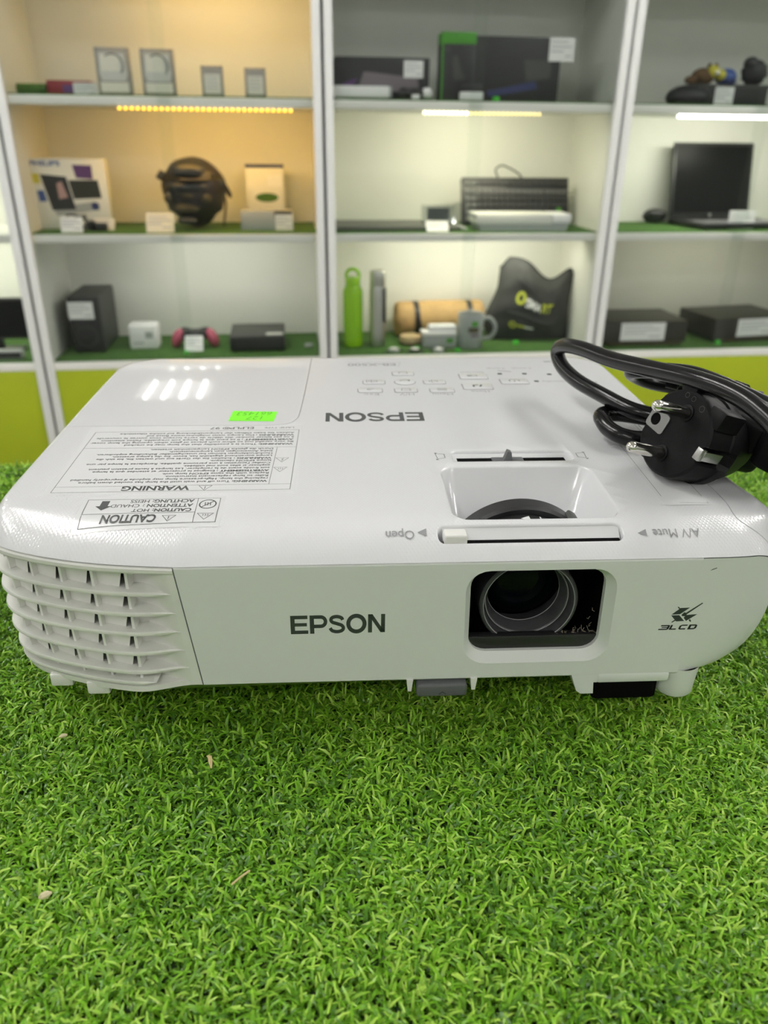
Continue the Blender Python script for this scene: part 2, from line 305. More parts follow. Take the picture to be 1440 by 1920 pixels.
# ------------------------------------------------------------------ display cabinets
BX = [-1.827, -0.863, 0.101, 1.065, 2.029]
S1, S2Z, S3 = 0.318, -0.0755, -0.487      # tops of the three boards
YF, YB = 2.450, 2.840
CABN = ['white display cabinet at the far left edge, only a sliver in view', 'white display cabinet with amber strip light, left of the middle posts',
        'white display cabinet between the two pairs of posts, brightly lit', 'white display cabinet at the right with the open laptop']
cabs = []
for k in range(4):
    x0, x1 = BX[k] * 1000 + 5, BX[k + 1] * 1000 - 5
    c = thing('display_cabinet', CABN[k], 'cabinet', (0, 0, 0)); cabs.append(c)
    yf, yb, zt = YF * 1000, YB * 1000, 730
    for xa in (x0, x1 - 26): part('post', M().box(xa, xa + 26, yf - 14, yf + 16, zf, zt, 3), 'alu', c)
    part('side_panel', M().box(x0 + 3, x0 + 19, yf + 16, yb, zf + 2, zt), 'lam', c); part('side_panel', M().box(x1 - 19, x1 - 3, yf + 16, yb, zf + 2, zt), 'lam', c)
    part('back_panel', M().box(x0 + 19, x1 - 19, yb - 8, yb, zf + 2, zt), 'lam', c); part('top_panel', M().box(x0 + 19, x1 - 19, yf + 12, yb - 8, zt - 26, zt), 'lam', c)
    for z in (S1, S2Z, S3): part('shelf', M().box(x0 + (19 if z > S3 else 26), x1 - (19 if z > S3 else 26), yf + (9 if z > S3 else -6), yb - 8, z * 1000 - 25, z * 1000, 2), 'lam', c)
    part('base_panel', M().box(x0 + 26, x1 - 26, yf - 4, yf + 12, zf + 2, S3 * 1000 - 25.5, 1), 'lime', c)
    xm = (x0 + x1) / 2
    part('glass_door', M().box(x0 + 26, xm + 20, yf - 3.5, yf + 0.5, S3 * 1000 + 1, zt - 30), 'glass', c)
    part('glass_door', M().box(xm - 20, x1 - 26, yf + 3, yf + 7, S3 * 1000 + 1, zt - 30), 'glass', c)
def lamp_strip(cab, name, x0, x1, z, y, mt, n, power, col, r=5.0, dim_from=999):
    st = part(name, M().box(x0 * 1000 - 8, x1 * 1000 + 8, y * 1000 - 5, y * 1000 + 5, z * 1000, z * 1000 + 3), 'white', cab)
    me = mesh_from('led', M().ball((0, 0, 0), (r, r, r * 0.85), 10, 6)); me.materials.append(MT[mt])
    me_dim = me
    if dim_from < n: me_dim = mesh_from('led', M().ball((0, 0, 0), (r * .8, r * .8, r * 0.7), 10, 6)); me_dim.materials.append(MT['dim'])
    for i in range(n): link('led', me if i < dim_from else me_dim, st, loc=(x0 + (x1 - x0) * i / (n - 1), y - 0.004, z - 0.003))
    L = bpy.data.lights.new(name + '_light', 'AREA'); L.shape = 'RECTANGLE'; L.size = x1 - x0; L.size_y = 0.012; L.energy = power * STRIP; L.color = col
    lo = bpy.data.objects.new(name + '_light', L); COL.objects.link(lo); lo.parent = cab; lo.location = ((x0 + x1) / 2, y + 0.012, z - 0.004); lo.rotation_euler = (R(28), 0, 0)
lamp_strip(cabs[1], 'led_strip', -0.512, 0.000, S1 - 0.030, YF + 0.006, 'amber', 30, 2.3, (1.0, 0.54, 0.10), 4.6)
lamp_strip(cabs[2], 'led_strip', 0.420, 0.790, S1 - 0.030, YF + 0.006, 'warm', 26, 2.6, (1.0, 0.93, 0.68), 5.0, 10)
lamp_strip(cabs[3], 'led_strip', 1.262, 1.760, S1 - 0.030, YF + 0.004, 'cool', 44, 2.6, (1.0, 0.96, 0.80), 6)
lamp_strip(cabs[1], 'led_strip', -0.45, -0.05, 0.695, YF + 0.05, 'amber', 20, 2.0, (1.0, 0.58, 0.18))
lamp_strip(cabs[2], 'led_strip', 0.32, 0.95, S2Z - 0.029, YF + 0.12, 'warm', 20, 2.2, (1.0, 0.96, 0.78), 3)
lamp_strip(cabs[1], 'led_strip', -0.55, -0.05, S2Z - 0.029, YF + 0.12, 'cool', 20, 1.0, (1.0, 0.96, 0.86), 3)
lamp_strip(cabs[3], 'led_strip', 1.3, 1.8, S2Z - 0.029, YF + 0.12, 'warm', 20, 0.5, (1.0, 0.95, 0.70), 3)
lamp_strip(cabs[0], 'led_strip', -1.5, -0.95, S2Z - 0.029, YF + 0.12, 'cool', 20, 2.0, (1.0, 0.98, 0.84), 3)
lamp_strip(cabs[0], 'led_strip', -1.5, -0.95, S1 - 0.029, YF + 0.12, 'cool', 20, 2.0, (1.0, 0.98, 0.84), 3)
# turf mats lying on the boards
MATN = [['on the top board of the amber-lit cabinet', 'on the middle board of the amber-lit cabinet', 'on the bottom board of the cabinet left of the middle posts'],
        ['on the top board under the black game cartons', 'on the middle board under the black keyboard', 'on the bottom board under the green bottle'],
        ['on the top board under the cap and toys', 'on the middle board under the open laptop', 'on the bottom board under the two brown-black cases']]
for k in range(3):
    for j, z in enumerate((S1, S2Z, S3)):
        x0, x1 = BX[k + 1] * 1000 + 28, BX[k + 2] * 1000 - 28
        part('turf_mat', M().box(x0, x1, YF * 1000 + 14, YB * 1000 - 12, z * 1000 + 0.2, z * 1000 + 4, 1), 'turf', None, label='green turf mat ' + MATN[k][j], cat='turf mat', group='turf mats on the cabinet boards')
part('turf_mat', M().box(BX[0] * 1000 + 28, BX[1] * 1000 - 28, YF * 1000 + 14, YB * 1000 - 12, S3 * 1000 + 0.2, S3 * 1000 + 4, 1), 'turf', None, label='short green artificial turf mat in the cabinet at the far left edge', cat='turf mat', group='turf mats on the cabinet boards')

# ------------------------------------------------------------------ counter and its turf
ct = thing('counter', 'shop counter under the bright green artificial turf', 'counter', (0, 0, ZF), YAW)
part('body', M().box(-900, 900, -560, 270, 2, -zf - 40, 3), 'counter', ct); part('top', M().box(-910, 910, -570, 278, -zf - 40, -zf - 12.2, 2), 'counter', ct)
tf = thing('artificial_turf', 'bright green curly artificial turf spread over the counter under the projector', 'turf', (0, 0, 0), YAW)
part('backing', M().box(-905, 905, -566, 277, -12, -6.6), 'mat_base', tf, smooth=0)
def blades(n, X0, X1, Y0, Y1, hole=None):
    x = rng.uniform(X0, X1, n); y = rng.uniform(Y0, Y1, n)
    # tufts: pull the roots toward a jittered grid
    gx = np.round(x / 2.8) * 2.8; gy = np.round(y / 2.8) * 2.8; h = np.sin(gx * 12.9898 + gy * 78.233) * 43758.5453; h -= np.floor(h)
    x = gx + (h - .5) * 2.2 + rng.normal(0, .7, n); y = gy + ((h * 7.13) % 1 - .5) * 2.2 + rng.normal(0, .7, n)
    if hole is not None: k = ~((x > hole[0]) & (x < hole[1]) & (y > hole[2]) & (y < hole[3])); x, y, h = x[k], y[k], h[k]; n = len(x)
    L = rng.uniform(4.2, 8.0, n); az = rng.uniform(0, 2 * np.pi, n) + h * 2; th0 = rng.uniform(0.05, 0.55, n); th1 = th0 + rng.uniform(0.9, 3.1, n) * np.sign(rng.uniform(-.15, 1, n))
    wd = rng.uniform(0.30, 0.56, n); tw = rng.normal(0, .6, n); k = 4
    V = np.zeros((n, k, 2, 3)); p = np.stack([x, y, np.full(n, -6.3) + rng.normal(0, .5, n)], 1)
    for i in range(k):
        t = i / (k - 1); th = th0 + (th1 - th0) * t ** 1.3
        if i:
            ds = L / (k - 1); p = p + np.stack([np.sin(th) * np.cos(az) * ds, np.sin(th) * np.sin(az) * ds, np.cos(th) * ds], 1)
            p[:, 2] = np.maximum(p[:, 2], -6.8)
        a = az + np.pi / 2 + tw * t; s = wd * (1 - .25 * t ** 2) * (0.6 if i == k - 1 else 1)
        d = np.stack([np.cos(a), np.sin(a), np.sin(tw * t) * .6], 1) * s[:, None]
        V[:, i, 0] = p - d; V[:, i, 1] = p + d
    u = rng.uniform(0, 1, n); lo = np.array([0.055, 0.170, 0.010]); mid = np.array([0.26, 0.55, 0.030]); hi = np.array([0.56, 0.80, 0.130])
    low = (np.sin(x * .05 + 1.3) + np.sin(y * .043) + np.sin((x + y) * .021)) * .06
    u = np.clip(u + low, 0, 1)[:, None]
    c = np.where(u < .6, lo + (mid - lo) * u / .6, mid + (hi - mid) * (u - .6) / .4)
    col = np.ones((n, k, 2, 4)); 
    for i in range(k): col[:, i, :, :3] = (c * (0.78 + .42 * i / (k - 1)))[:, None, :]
    return V.reshape(-1, 3), col.reshape(-1, 4), n, k
def blade_obj(name, sets, **kw):
    V = np.concatenate([s[0] for s in sets]) * .001; Cc = np.concatenate([s[1] for s in sets]); n = sum(s[2] for s in sets); k = sets[0][3]
    base = np.arange(n)[:, None, None] * (2 * k); q = (np.arange(k - 1)[None, :, None] * 2 + np.array([0, 1, 3, 2])[None, None, :]); F = (base + q).reshape(-1)
    nf = n * (k - 1); me = bpy.data.meshes.new(name); me.vertices.add(len(V)); me.vertices.foreach_set('co', V.astype(np.float32).ravel())
    me.loops.add(nf * 4); me.loops.foreach_set('vertex_index', F.astype(np.int32)); me.polygons.add(nf)
    me.polygons.foreach_set('loop_start', (np.arange(nf) * 4).astype(np.int32)); me.polygons.foreach_set('use_smooth', np.ones(nf, bool)); me.update(calc_edges=True)
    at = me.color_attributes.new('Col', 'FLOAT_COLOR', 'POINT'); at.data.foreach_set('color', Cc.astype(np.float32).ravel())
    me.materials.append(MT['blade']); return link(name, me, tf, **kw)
HOLE = (-112, 112, 45, 205)
D = 1.05   # blades per square mm in view
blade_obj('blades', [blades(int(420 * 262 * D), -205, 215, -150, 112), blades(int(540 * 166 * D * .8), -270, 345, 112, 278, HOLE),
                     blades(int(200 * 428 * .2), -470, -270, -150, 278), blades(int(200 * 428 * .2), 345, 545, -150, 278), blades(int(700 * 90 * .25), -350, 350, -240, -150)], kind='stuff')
def bit(name, label, cat, x, y, z, pts, r, mt):
    t = part(name, M().tube(pts, r, 6), mt, None, label=label, cat=cat); t.location = ((x * C2 - y * S2) * .001, (x * S2 + y * C2) * .001, z * .001)
bit('straw', 'pale dry straw bit lying on the turf below the left letters of the projector front', 'straw', -64, -24.5, 1.5, [(-1, 3, 0), (.3, 1, 1.2), (.6, -1, 1.2), (1, -3.5, .2)], [.3, .8, .9, .3], 'straw')
bit('straw', 'thin tan straw stalk lying on the turf near the lower middle', 'straw', -47, -74.8, 2, [(-2.6, -2, 0), (0, 0, .5), (2.8, 2, .6)], .3, 'straw')
bit('seed', 'pale oval seed husk on the turf at the lower left', 'seed', -104.5, -77.8, 1.5, [(-1.8, -.6, 0), (-1, -.3, .2), (0.4, .2, .3), (1.7, .8, .2)], [.3, 1.0, 1.1, .3], 'seed')
bit('seed', 'small pale husk on the turf under the vent of the projector', 'seed', -121.1, -9, 1.5, [(-1.4, 0, 0), (-.5, .2, .2), (.5, .4, .3), (1.5, .7, .2)], [.3, .8, .8, .3], 'seed')

# ------------------------------------------------------------------ projector (local millimetres: x across, y away from the lens side, z up)
pj = thing('projector', 'white projector with louvred vent, lens and grey lettering standing on the turf', 'projector', (0, 0, 0), YAW)
def ztop(y): t = min(max(1 - y / 236, 0), 1); return 78.06 + 5.7 * (1 - t ** 1.6)
def sm(a, b, x): t = min(max((x - a) / (b - a), 0), 1); return t * t * (3 - 2 * t)
def surf(x, y):
    z = ztop(y); t = max(0, 1 - max(y, 0) / 22); return z - (z - 69) * t ** 2.5
FL = [(-90, 1.8), (-105, 4.4), (-118, 8.0), (-129, 12), (-140, 17.5), (-147.4, 25), (-151.2, 37), (-152, 52)]
FRC = [(118, 0), (131, .3), (141, 1.6), (149, 4.8), (154.3, 10), (156.8, 18), (156.8, 28), (154.8, 42)]
RS = [(152.4, 60), (151.6, 90), (151.2, 140), (151, 190)]
NV = 56
def ring(z):
    """plan outline of the case at height z (before the bottom dip)"""
    q = min(max((46 - z) / 30, 0), 1); e = 1 - math.sqrt(max(0, 1 - q * q)); il, ir = 4 * e, 13 * e; fy = 1.5 * min(max((69 - z) / 53, 0), 1)
    xs = -68.8 - 5.9 * (z - 15.5) / 52.5
    P = [(xs + (FRC[0][0] - xs) * i / 30, fy) for i in range(30)]
    P += [(p.x - ir * min(1, max(0, (p.x - 118) / 30)), p.y + fy + .35 * ir * min(1, max(0, (p.x - 118) / 30))) for p in catmull(FRC, 5)]
    P += [(p[0] - ir, p[1] + fy) for p in RS]
    P += [(123 - ir + 28 * math.cos(R(a)), 210 + 28 * math.sin(R(a))) for a in range(0, 91, 9)]
    P += [(123 - ir + (-123 + il - 123 + ir) * i / 16, 238) for i in range(1, 16)]
    P += [(-123 + il + 28 * math.cos(R(a)), 210 + 28 * math.sin(R(a))) for a in range(90, 181, 9)]
    P += [(-151 + il - i / 8, 210 + (56 + fy - 210) * i / 8) for i in range(1, 9)]
    cv = catmull([(p[0] + il * min(1, max(0, (-90 - p[0]) / 40)), p[1] + fy) for p in [(xs, 0)] + FL], 7)[::-1]
    return P + [(p.x, p.y) for p in cv[:-1]]
def zadj(x, y, z):
    zz = 69 - (69 - z) * (53 + 4.6 * sm(-70, -96, x) * (1 - sm(60, 120, y))) / 53
    d = 4.0 * sm(138, 154, x) * (1 - sm(50, 120, y)) * sm(50, 69, z); return zz - d
NR = len(ring(60)); NVENT = 57           # the last NVENT points of a ring (plus point 0) run along the vent
ZL = [68.6, 66.5, 60, 54, 48, 43, 38, 33, 28, 24, 20.5, 18, 16.6, 16]
# --- upper cover
cv = M(); r69 = ring(69); cx, cy = 0.0, 125.0
nrm2 = []
for i, p in enumerate(r69):
    a = Vector(r69[i - 1]); b = Vector(r69[(i + 1) % NR]); d = (b - a).normalized(); nrm2.append(Vector((d.y, -d.x)))
def cover_ring(s):
    o = []
    for i, p in enumerate(r69):
        x, y = cx + (p[0] - cx) * s, cy + (p[1] - cy) * s; d = (1 - s) * (Vector(p) - Vector((cx, cy))).dot(nrm2[i])
        nn = nrm2[i]; dw = 22 * max(0, -nn.y) ** 2 + 8 * nn.x ** 2 + 7 * max(0, nn.y) ** 2
        zt = ztop(y); zz = zt - (zt - 69) * max(0, 1 - d / dw) ** (2.5 - .3 * nn.x ** 2)
        o.append((x, y, zz - 4.0 * sm(138, 154, p[0]) * (1 - sm(50, 120, p[1])) * max(0, 1 - d / dw) ** 2))
    return o
SS = [1, .9965, .992, .987, .981, .974, .966, .957, .947, .936, .924, .91, .895, .878, .86, .84, .815, .78, .73, .66, .57, .46, .34, .22, .11]
rows = [[(p[0] * q_, (p[1] - cy) * q_ + cy, z_) for p in r69] for q_, z_ in ((.872, 58.0), (.882, 58.0), (.888, 66.5), (.985, 66.5))] + [ [(p[0] * .993, (p[1] - cy) * .993 + cy, cover_ring(1)[i][2] - .5) for i, p in enumerate(r69)]] + [cover_ring(s) for s in SS]
V = [p for r in rows for p in r]; Fc = []
for k in range(len(rows) - 1):
    for i in range(NR): j = (i + 1) % NR; Fc.append((k * NR + i, k * NR + j, (k + 1) * NR + j, (k + 1) * NR + i))
V.append((cx, cy, ztop(cy))); ci = len(V) - 1; k = len(rows) - 1
for i in range(NR): Fc.append((k * NR + i, k * NR + (i + 1) % NR, ci))
Fc.append(tuple(range(NR))[::-1]); cv.add(V, Fc)
# cutters
ct_ = M()
def pit(poly, depth, floor_z=None, fil=1.0, shift=(0, 0)):
    n = len(poly); P = [Vector(p) for p in poly]; c = sum(P, Vector((0, 0))) / n; rings = []
    nn = []
    for i in range(n):
        d = (P[(i + 1) % n] - P[i - 1]).normalized(); nn.append(Vector((d.y, -d.x)))
    for off, dz in ((1.9, .9), (1.15, 0.1), (.55, -.25), (.18, -.7), (0, -1.4)):
        rings.append([(P[i].x + nn[i].x * off * fil, P[i].y + nn[i].y * off * fil, surf(P[i].x + nn[i].x * off * fil, P[i].y + nn[i].y * off * fil) + dz * fil) for i in range(n)])
    if shift == 'well': rings.append([(31 + (P[i].x - 27.6) / 63.6 * 50, 17.2 + (P[i].y - 16.6) / 45.2 * 29, floor_z) for i in range(n)])
    else: rings.append([(P[i].x * 1 + shift[0], P[i].y + shift[1], (surf(P[i].x, P[i].y) - depth) if floor_z is None else floor_z) for i in range(n)])
    v = [p for r in rings for p in r]; f = []
    for k in range(len(rings) - 1):
        for i in range(n): j = (i + 1) % n; f.append((k * n + i, k * n + j, (k + 1) * n + j, (k + 1) * n + i))
    f.append(tuple(range(n))); f.append(tuple((len(rings) - 1) * n + i for i in range(n))[::-1]); ct_.add(v, f)
pit(rrect(27.6, 91.2, 16.6, 61.8, 6, 6), 0, 59.5, 1.1, 'well')                       # focus well
pit(rrect(34.4, 87.4, 68.4, 79.2, 2.6, 5), 1.3, None, .7)                    # keystone recess
pit(rrect(20.6, 89.4, 5.8, 12.4, 2.4, 5), 0, 69.4, .55)                      # shutter recess
def groove(pts, wd=.42, dp=.7):
    n = len(pts); v = []; f = []
    for i, p in enumerate(pts):
        a = Vector(pts[max(i - 1, 0)][:2]); b = Vector(pts[min(i + 1, n - 1)][:2]); d = (b - a).normalized(); q = Vector((-d.y, d.x)) * wd / 2
        z = csurf(p[0], p[1])
        for sx, dz in ((1, 1.2), (-1, 1.2), (-1, -dp), (1, -dp)): v.append((p[0] + q.x * sx, p[1] + q.y * sx, z + dz))
    for i in range(n - 1):
        for k in range(4): f.append((i * 4 + k, i * 4 + (k + 1) % 4, i * 4 + 4 + (k + 1) % 4, i * 4 + 4 + k))
    f.append((3, 2, 1, 0)); f.append(tuple((n - 1) * 4 + k for k in range(4))); ct_.add(v, f)
BV = BVHTree.FromPolygons([Vector(p) for p in cv.v], cv.f)
def csurf(x, y):     # height of the uncut cover
    h = BV.ray_cast(Vector((x, y, 120)), Vector((0, 0, -1)))
    if h[0] is not None: return h[0].z
    d = min(max(0, 152 - abs(x)), 30); zt = surf(x, y); return zt - (ztop(y) - 69) * max(0, 1 - d / 8) ** 2.2
GR1 = (catmull([(-32.2, 232), (-33.4, 178), (-35, 132), (-36.4, 122), (-40, 116), (-47, 114), (-60, 113.8), (-101, 114.3), (-143, 114.2), (-149.2, 114.2)], 5))

GR2 = (catmull([(148.6, 4.6), (144.3, 7.2), (137.6, 10.8), (134.6, 15), (135.9, 25), (136, 40), (133.5, 56), (131, 80), (130.5, 120), (130.5, 180)], 5))
groove(GR1); groove(GR2)
me = mesh_from('cover', cv, 0); fixn(me); mc = mesh_from('cut', ct_, 0); fixn(mc)
oa = link('cover_src', me); ob = link('cut_src', mc); md = oa.modifiers.new('b', 'BOOLEAN'); md.object = ob; md.operation = 'DIFFERENCE'; md.solver = 'EXACT'
dg = bpy.context.evaluated_depsgraph_get(); me2 = bpy.data.meshes.new_from_object(oa.evaluated_get(dg)); bpy.data.objects.remove(oa); bpy.data.objects.remove(ob)
me2.name = 'top_cover'; me2.polygons.foreach_set('use_smooth', [True] * len(me2.polygons)); me2.set_sharp_from_angle(angle=R(32)); me2.materials.clear(); me2.materials.append(MT['shell'])
link('top_cover', me2, pj)
# --- lower case (rings without the front panel and without the vent)
lc = M(); LR = [[(*p, zadj(p[0], p[1], z)) for p in ring(z)] for z in ZL]
V = [p for r in LR for p in r]; Fc = []
for k in range(len(ZL) - 1):
    for i in range(30, NR - NVENT): Fc.append((k * NR + i, (k + 1) * NR + i, (k + 1) * NR + i + 1, k * NR + i + 1))
kb = len(ZL) - 1
Fc.append(tuple(kb * NR + i for i in range(NR)))
lc.add(V, Fc); part('lower_case', lc, 'matte', pj, 40, recalc=False)
# --- front panel with the lens opening
fyz = lambda z: 1.5 * min(max((69 - z) / 53, 0), 1)
outer = [(p[0], z) for p, z in zip([ring(67.9)[i] for i in range(0, 31, 3)], [67.9] * 11)] + [(FRC[0][0], z) for z in ZL[1:-1]] + [(ring(16)[i][0], 16) for i in range(30, -1, -3)] + [(ring(z)[0][0], z) for z in ZL[-2:0:-1]]
def lensrect(x0, x1, z0, z1, r, slant):
    return [(x + slant * (z - 45) / 30, z) for x, z in rrect(x0, x1, z0, z1, r, 6)]
hole = lensrect(31.0, 87.6, 22.8, 65.0, 9, -.6); inner = lensrect(33.2, 84.3, 26.6, 63.6, 7, -.6)
tri = tessellate_polygon([[Vector((x, z, 0)) for x, z in outer], [Vector((x, z, 0)) for x, z in hole]])
fp = M(); fp.add([(x, fyz(z), z) for x, z in outer + hole], [tuple(t) for t in tri])
part('front_panel', fp, 'matte', pj, 40)
# panel edge turning back along the seam, thin bright lip at the top
def edge_strip(prof): 
    m = M(); xs_ = list(np.linspace(-74.7, 118, 20)); m.add([(x if x > -74 else ring(max(z, 16))[0][0], y, z) for x in xs_ for y, z in prof], [(i * len(prof) + k, (i + 1) * len(prof) + k, (i + 1) * len(prof) + k + 1, i * len(prof) + k + 1) for i in range(19) for k in range(len(prof) - 1)]); return m
part('panel_lip', edge_strip([(fyz(67.9), 67.9), (.1, 68.3), (.35, 68.6), (1.0, 68.75), (3, 68.75)]), 'matte', pj, 60)
part('panel_bottom_edge', edge_strip([(1.5, 16), (1.9, 15.4), (3.2, 14.8), (7, 14.4), (14, 14.4)]), 'matte', pj, 60)
part('lens_bezel', M().add([(x, fyz(z), z) for x, z in hole] + [(x, fyz(z) + 3.0, z) for x, z in inner] + [(x, fyz(z) + 5.5, z) for x, z in inner],
     [(i, (i + 1) % len(hole), len(hole) + (i + 1) % len(hole), len(hole) + i) for i in range(len(hole))] + [(len(hole) + i, len(hole) + (i + 1) % len(hole), 2 * len(hole) + (i + 1) % len(hole), 2 * len(hole) + i) for i in range(len(hole))]), 'matte', pj, 25)
# --- lens cavity, barrel, glass
cvt = M(); n = len(inner); big = lensrect(31.5, 86.5, 25, 64.5, 7, -.6); big2 = lensrect(31.5, 86.5, 25, 57.5, 7, -.6)
cvt.add([(x, fyz(z) + 5.5, z) for x, z in inner] + [(x, fyz(z) + 6.2, z) for x, z in big] + [(x, 15, z) for x, z in big2] + [(x, 34, z) for x, z in big2], [(i, (i + 1) % n, n + (i + 1) % n, n + i) for i in range(n)] + [(n + i, n + (i + 1) % n, 2 * n + (i + 1) % n, 2 * n + i) for i in range(n)] + [(2 * n + i, 2 * n + (i + 1) % n, 3 * n + (i + 1) % n, 3 * n + i) for i in range(n)] + [tuple(3 * n + i for i in range(n))])
part('lens_cavity', cvt, 'void', pj, 25)
MX = Matrix.Translation((56.9, 0, 45.6)) @ Matrix.Rotation(R(-90), 4, 'X')       # lathe axis along +y
ln = thing('lens', None, None); ln.parent = pj; del_ = None
part('barrel', M().lathe([(19.2, 30), (19.2, 8.6), (18.6, 8), (17.6, 8.2), (17.0, 9.6), (16.8, 12.6)], 64, MX), 'barrel', ln, 30)
part('barrel_ring', M().lathe([(16.8, 12.6), (16.5, 12.2), (15.9, 12.6), (14.9, 15), (14.5, 19.0)], 64, MX), 'barrel', ln, 30)
part('barrel_rim', M().lathe([(17.95, 7.9), (17.75, 7.75), (17.55, 7.95)], 64, MX), 'barrel2', ln, 30, label='paler thin rim of the lens barrel')
part('barrel_rim', M().lathe([(16.55, 12.1), (16.35, 11.95), (16.15, 12.1)], 64, MX), 'barrel2', ln, 30, label='paler thin rim of the lens barrel')
part('barrel_rim', M().lathe([(14.75, 18.6), (14.6, 18.45), (14.4, 18.7)], 64, MX), 'barrel2', ln, 30, label='paler thin rim of the lens barrel')
part('front_glass', M().lathe([(14.5, 19.0), (13.5, 18.2), (11, 16.8), (7, 15.6), (3, 15.1), (0, 15.0)], 48, Matrix.Translation((56.9, 6, 45.6)) @ Matrix.Rotation(R(-90), 4, 'X')), 'lens', ln, 60, label='dark bulging front glass')
part('shutter', M().box(32.5, 85, 5.8, 9.5, 25.5, 32.2, .6), 'black', pj)
for k in range(26):
    x = rng.uniform(70, 83.5); z = 30 + rng.uniform(0, 3) + max(0, x - 80) * rng.uniform(0, 6)
    pts = [(x, 7.5, z)]
    for q in range(3): pts.append((pts[-1][0] + rng.normal(0, .8), 7.5 + rng.normal(0, .5), pts[-1][2] + rng.normal(.2, .7)))
    if k == 0: dm = M()
    dm.tube(pts, .09, 4)
part('dust', dm, 'dust', pj, 0, kind='stuff')
# --- writing on the front
FW = lambda x, z: (x, fyz(z) - .05, z)
m = M(); brand(m, -34.2, 1.0, 38.9, 47.2, FW); part('front_lettering', m, 'ink2', pj, 0, recalc=False)
m = M(); LC = lambda u, v: FW(106.4 + (u + v * .30) * .1, 36.95 + v * .1)
ribbon(m, [(2, 19.5), (32, 19.5), (35, 17.5), (35, 4.5), (32, 2.3), (-1, 2.3)], 5.4, LC); ribbon(m, [(8, 11), (34, 11)], 4.2, LC); ribbon(m, [(43, 22), (43, 2.4), (68, 2.4)], 5.4, LC)
ribbon(m, [(106, 19.4), (84, 19.4), (79, 16), (79, 6), (83, 2.4), (105, 2.4)], 5.4, LC); ribbon(m, [(116, 19.4), (138, 19.4), (143, 16), (143, 6), (138, 2.4), (116, 2.4)], 5.6, LC, True)
for a in ([(34, 20), (34, 2)], [(44.5, 22), (44.5, 0)], [(80.5, 18), (80.5, 4)], [(118.5, 20), (118.5, 2)], [(141.5, 17), (141.5, 5)]): ribbon(m, a, 7.6, LC); part('small_lettering', m, 'ink2', pj, 0, recalc=False)
m = M(); LX = lambda u, v: FW(106.45 + (u - 310) / 750 * 15.3, 49.1 - (v - 155) / 560 * 12.6)
for pg in ([(500, 380), (650, 250), (825, 245), (660, 378)], [(495, 398), (650, 396), (770, 520), (615, 524)], [(745, 450), (790, 395), (995, 383), (805, 520)], [(770, 350), (1040, 150), (1055, 165), (800, 375), (770, 420), (715, 420), (690, 395), (735, 340)],
           [(585, 232), (603, 222), (650, 265), (632, 280)], [(525, 540), (580, 490), (605, 505), (545, 548)], [(850, 505), (875, 480), (908, 530), (890, 542)]):
    t = tessellate_polygon([[Vector((a, b, 0)) for a, b in pg]]); m.add([LX(a, b) for a, b in pg], [tuple(q) for q in t])
part('emblem', m, 'ink2', pj, 0, recalc=False)
# scuffs
m = M()
for x, z, a, b in ((122.5, 64.0, 1.2, .35), ):
    m.add([FW(x - a, z - b * 2), FW(x + a, z + b), FW(x + a, z + b * 2), FW(x - a * .4, z)], [(0, 1, 2, 3)])
part('scuff', m, 'ink2', pj, 0, recalc=False)
# --- vent: fins, ribs and cell walls around the front left corner
VR = {}
def vcurve(z):
    if z not in VR:
        r = ring(z); P = [r[0]] + r[:NR - NVENT - 1:-1]; VR[z] = [(Vector((x, y)), zadj(x, y, z)) for x, y in P]
    return VR[z]
def vpt(k, z, depth):
    P = vcurve(z); k = min(max(k, 0), len(P) - 1.001); i = int(k); t = k - i; p = P[i][0].lerp(P[i + 1][0], t); a = P[max(i - 1, 0)][0]; b = P[min(i + 2, len(P) - 1)][0]
    d = (b - a).normalized(); nin = Vector((-d.y, d.x)) * -1
    if nin.y < 0 and nin.x < 0.5: nin = -nin
    q = p + nin * depth; return (q.x, q.y, P[i][1] * (1 - t) + P[i + 1][1] * t)
NVP = len(vcurve(60)); arc = [0]
for i in range(1, NVP): arc.append(arc[-1] + (vcurve(45.0)[i][0] - vcurve(45.0)[i - 1][0]).length)
def k_at(a): return float(np.interp(a, arc, range(NVP)))
def dep(a): return 7.5 * sm(3.0, 19, a)
vg = thing('vent_grille', None, None); vg.parent = pj
AR = list(np.concatenate([np.linspace(0, 20, 11), np.linspace(23, arc[-1], 34)]))
def band(m, z0, z1, d0, d1, a_list=AR):
    """ribbon along the vent between two heights/depths (functions of a)"""
    v = []; n = len(a_list)
    for a in a_list: k = k_at(a); v.append(vpt(k, z0(a), d0(a))); v.append(vpt(k, z1(a), d1(a)))
    m.add(v, [(2 * i, 2 * i + 2, 2 * i + 3, 2 * i + 1) for i in range(n - 1)])
cst = lambda c: (lambda a: c)
ZFIN = [57.4, 49.2, 41.0, 32.6, 24.4]
m = M(); rp = [(68.5, .7), (68.35, -.1), (67.8, -.5), (66.6, -.55), (66.0, -.2), (65.7, .6)]; [band(m, cst(p[0]), cst(q[0]), cst(p[1]), cst(q[1])) for p, q in zip(rp[:-1], rp[1:])]; band(m, cst(65.7), cst(65.5), cst(.6), lambda a: dep(a) + 3); part('top_rim', m, 'vent', vg, 30)
m = M(); band(m, cst(18.2), cst(16.0), lambda a: .2, lambda a: 0.0); band(m, lambda a: 18.2, lambda a: 18.8, lambda a: .2, lambda a: dep(a) + 3); part('bottom_rim', m, 'vent', vg, 30)
m = M(); band(m, cst(68), cst(16.5), lambda a: 0, lambda a: 0, [0, 1.0, 2.0, 3.0]); 
zz = [66.5] + ZFIN + [17]
for i in range(len(zz) - 1): band(m, cst(zz[i]), cst(zz[i + 1]), dep, dep, [3.0, 4.5, 6, 7.5, 9, 10.5, 12, 13.5, 15, 17, 19, 21.5])
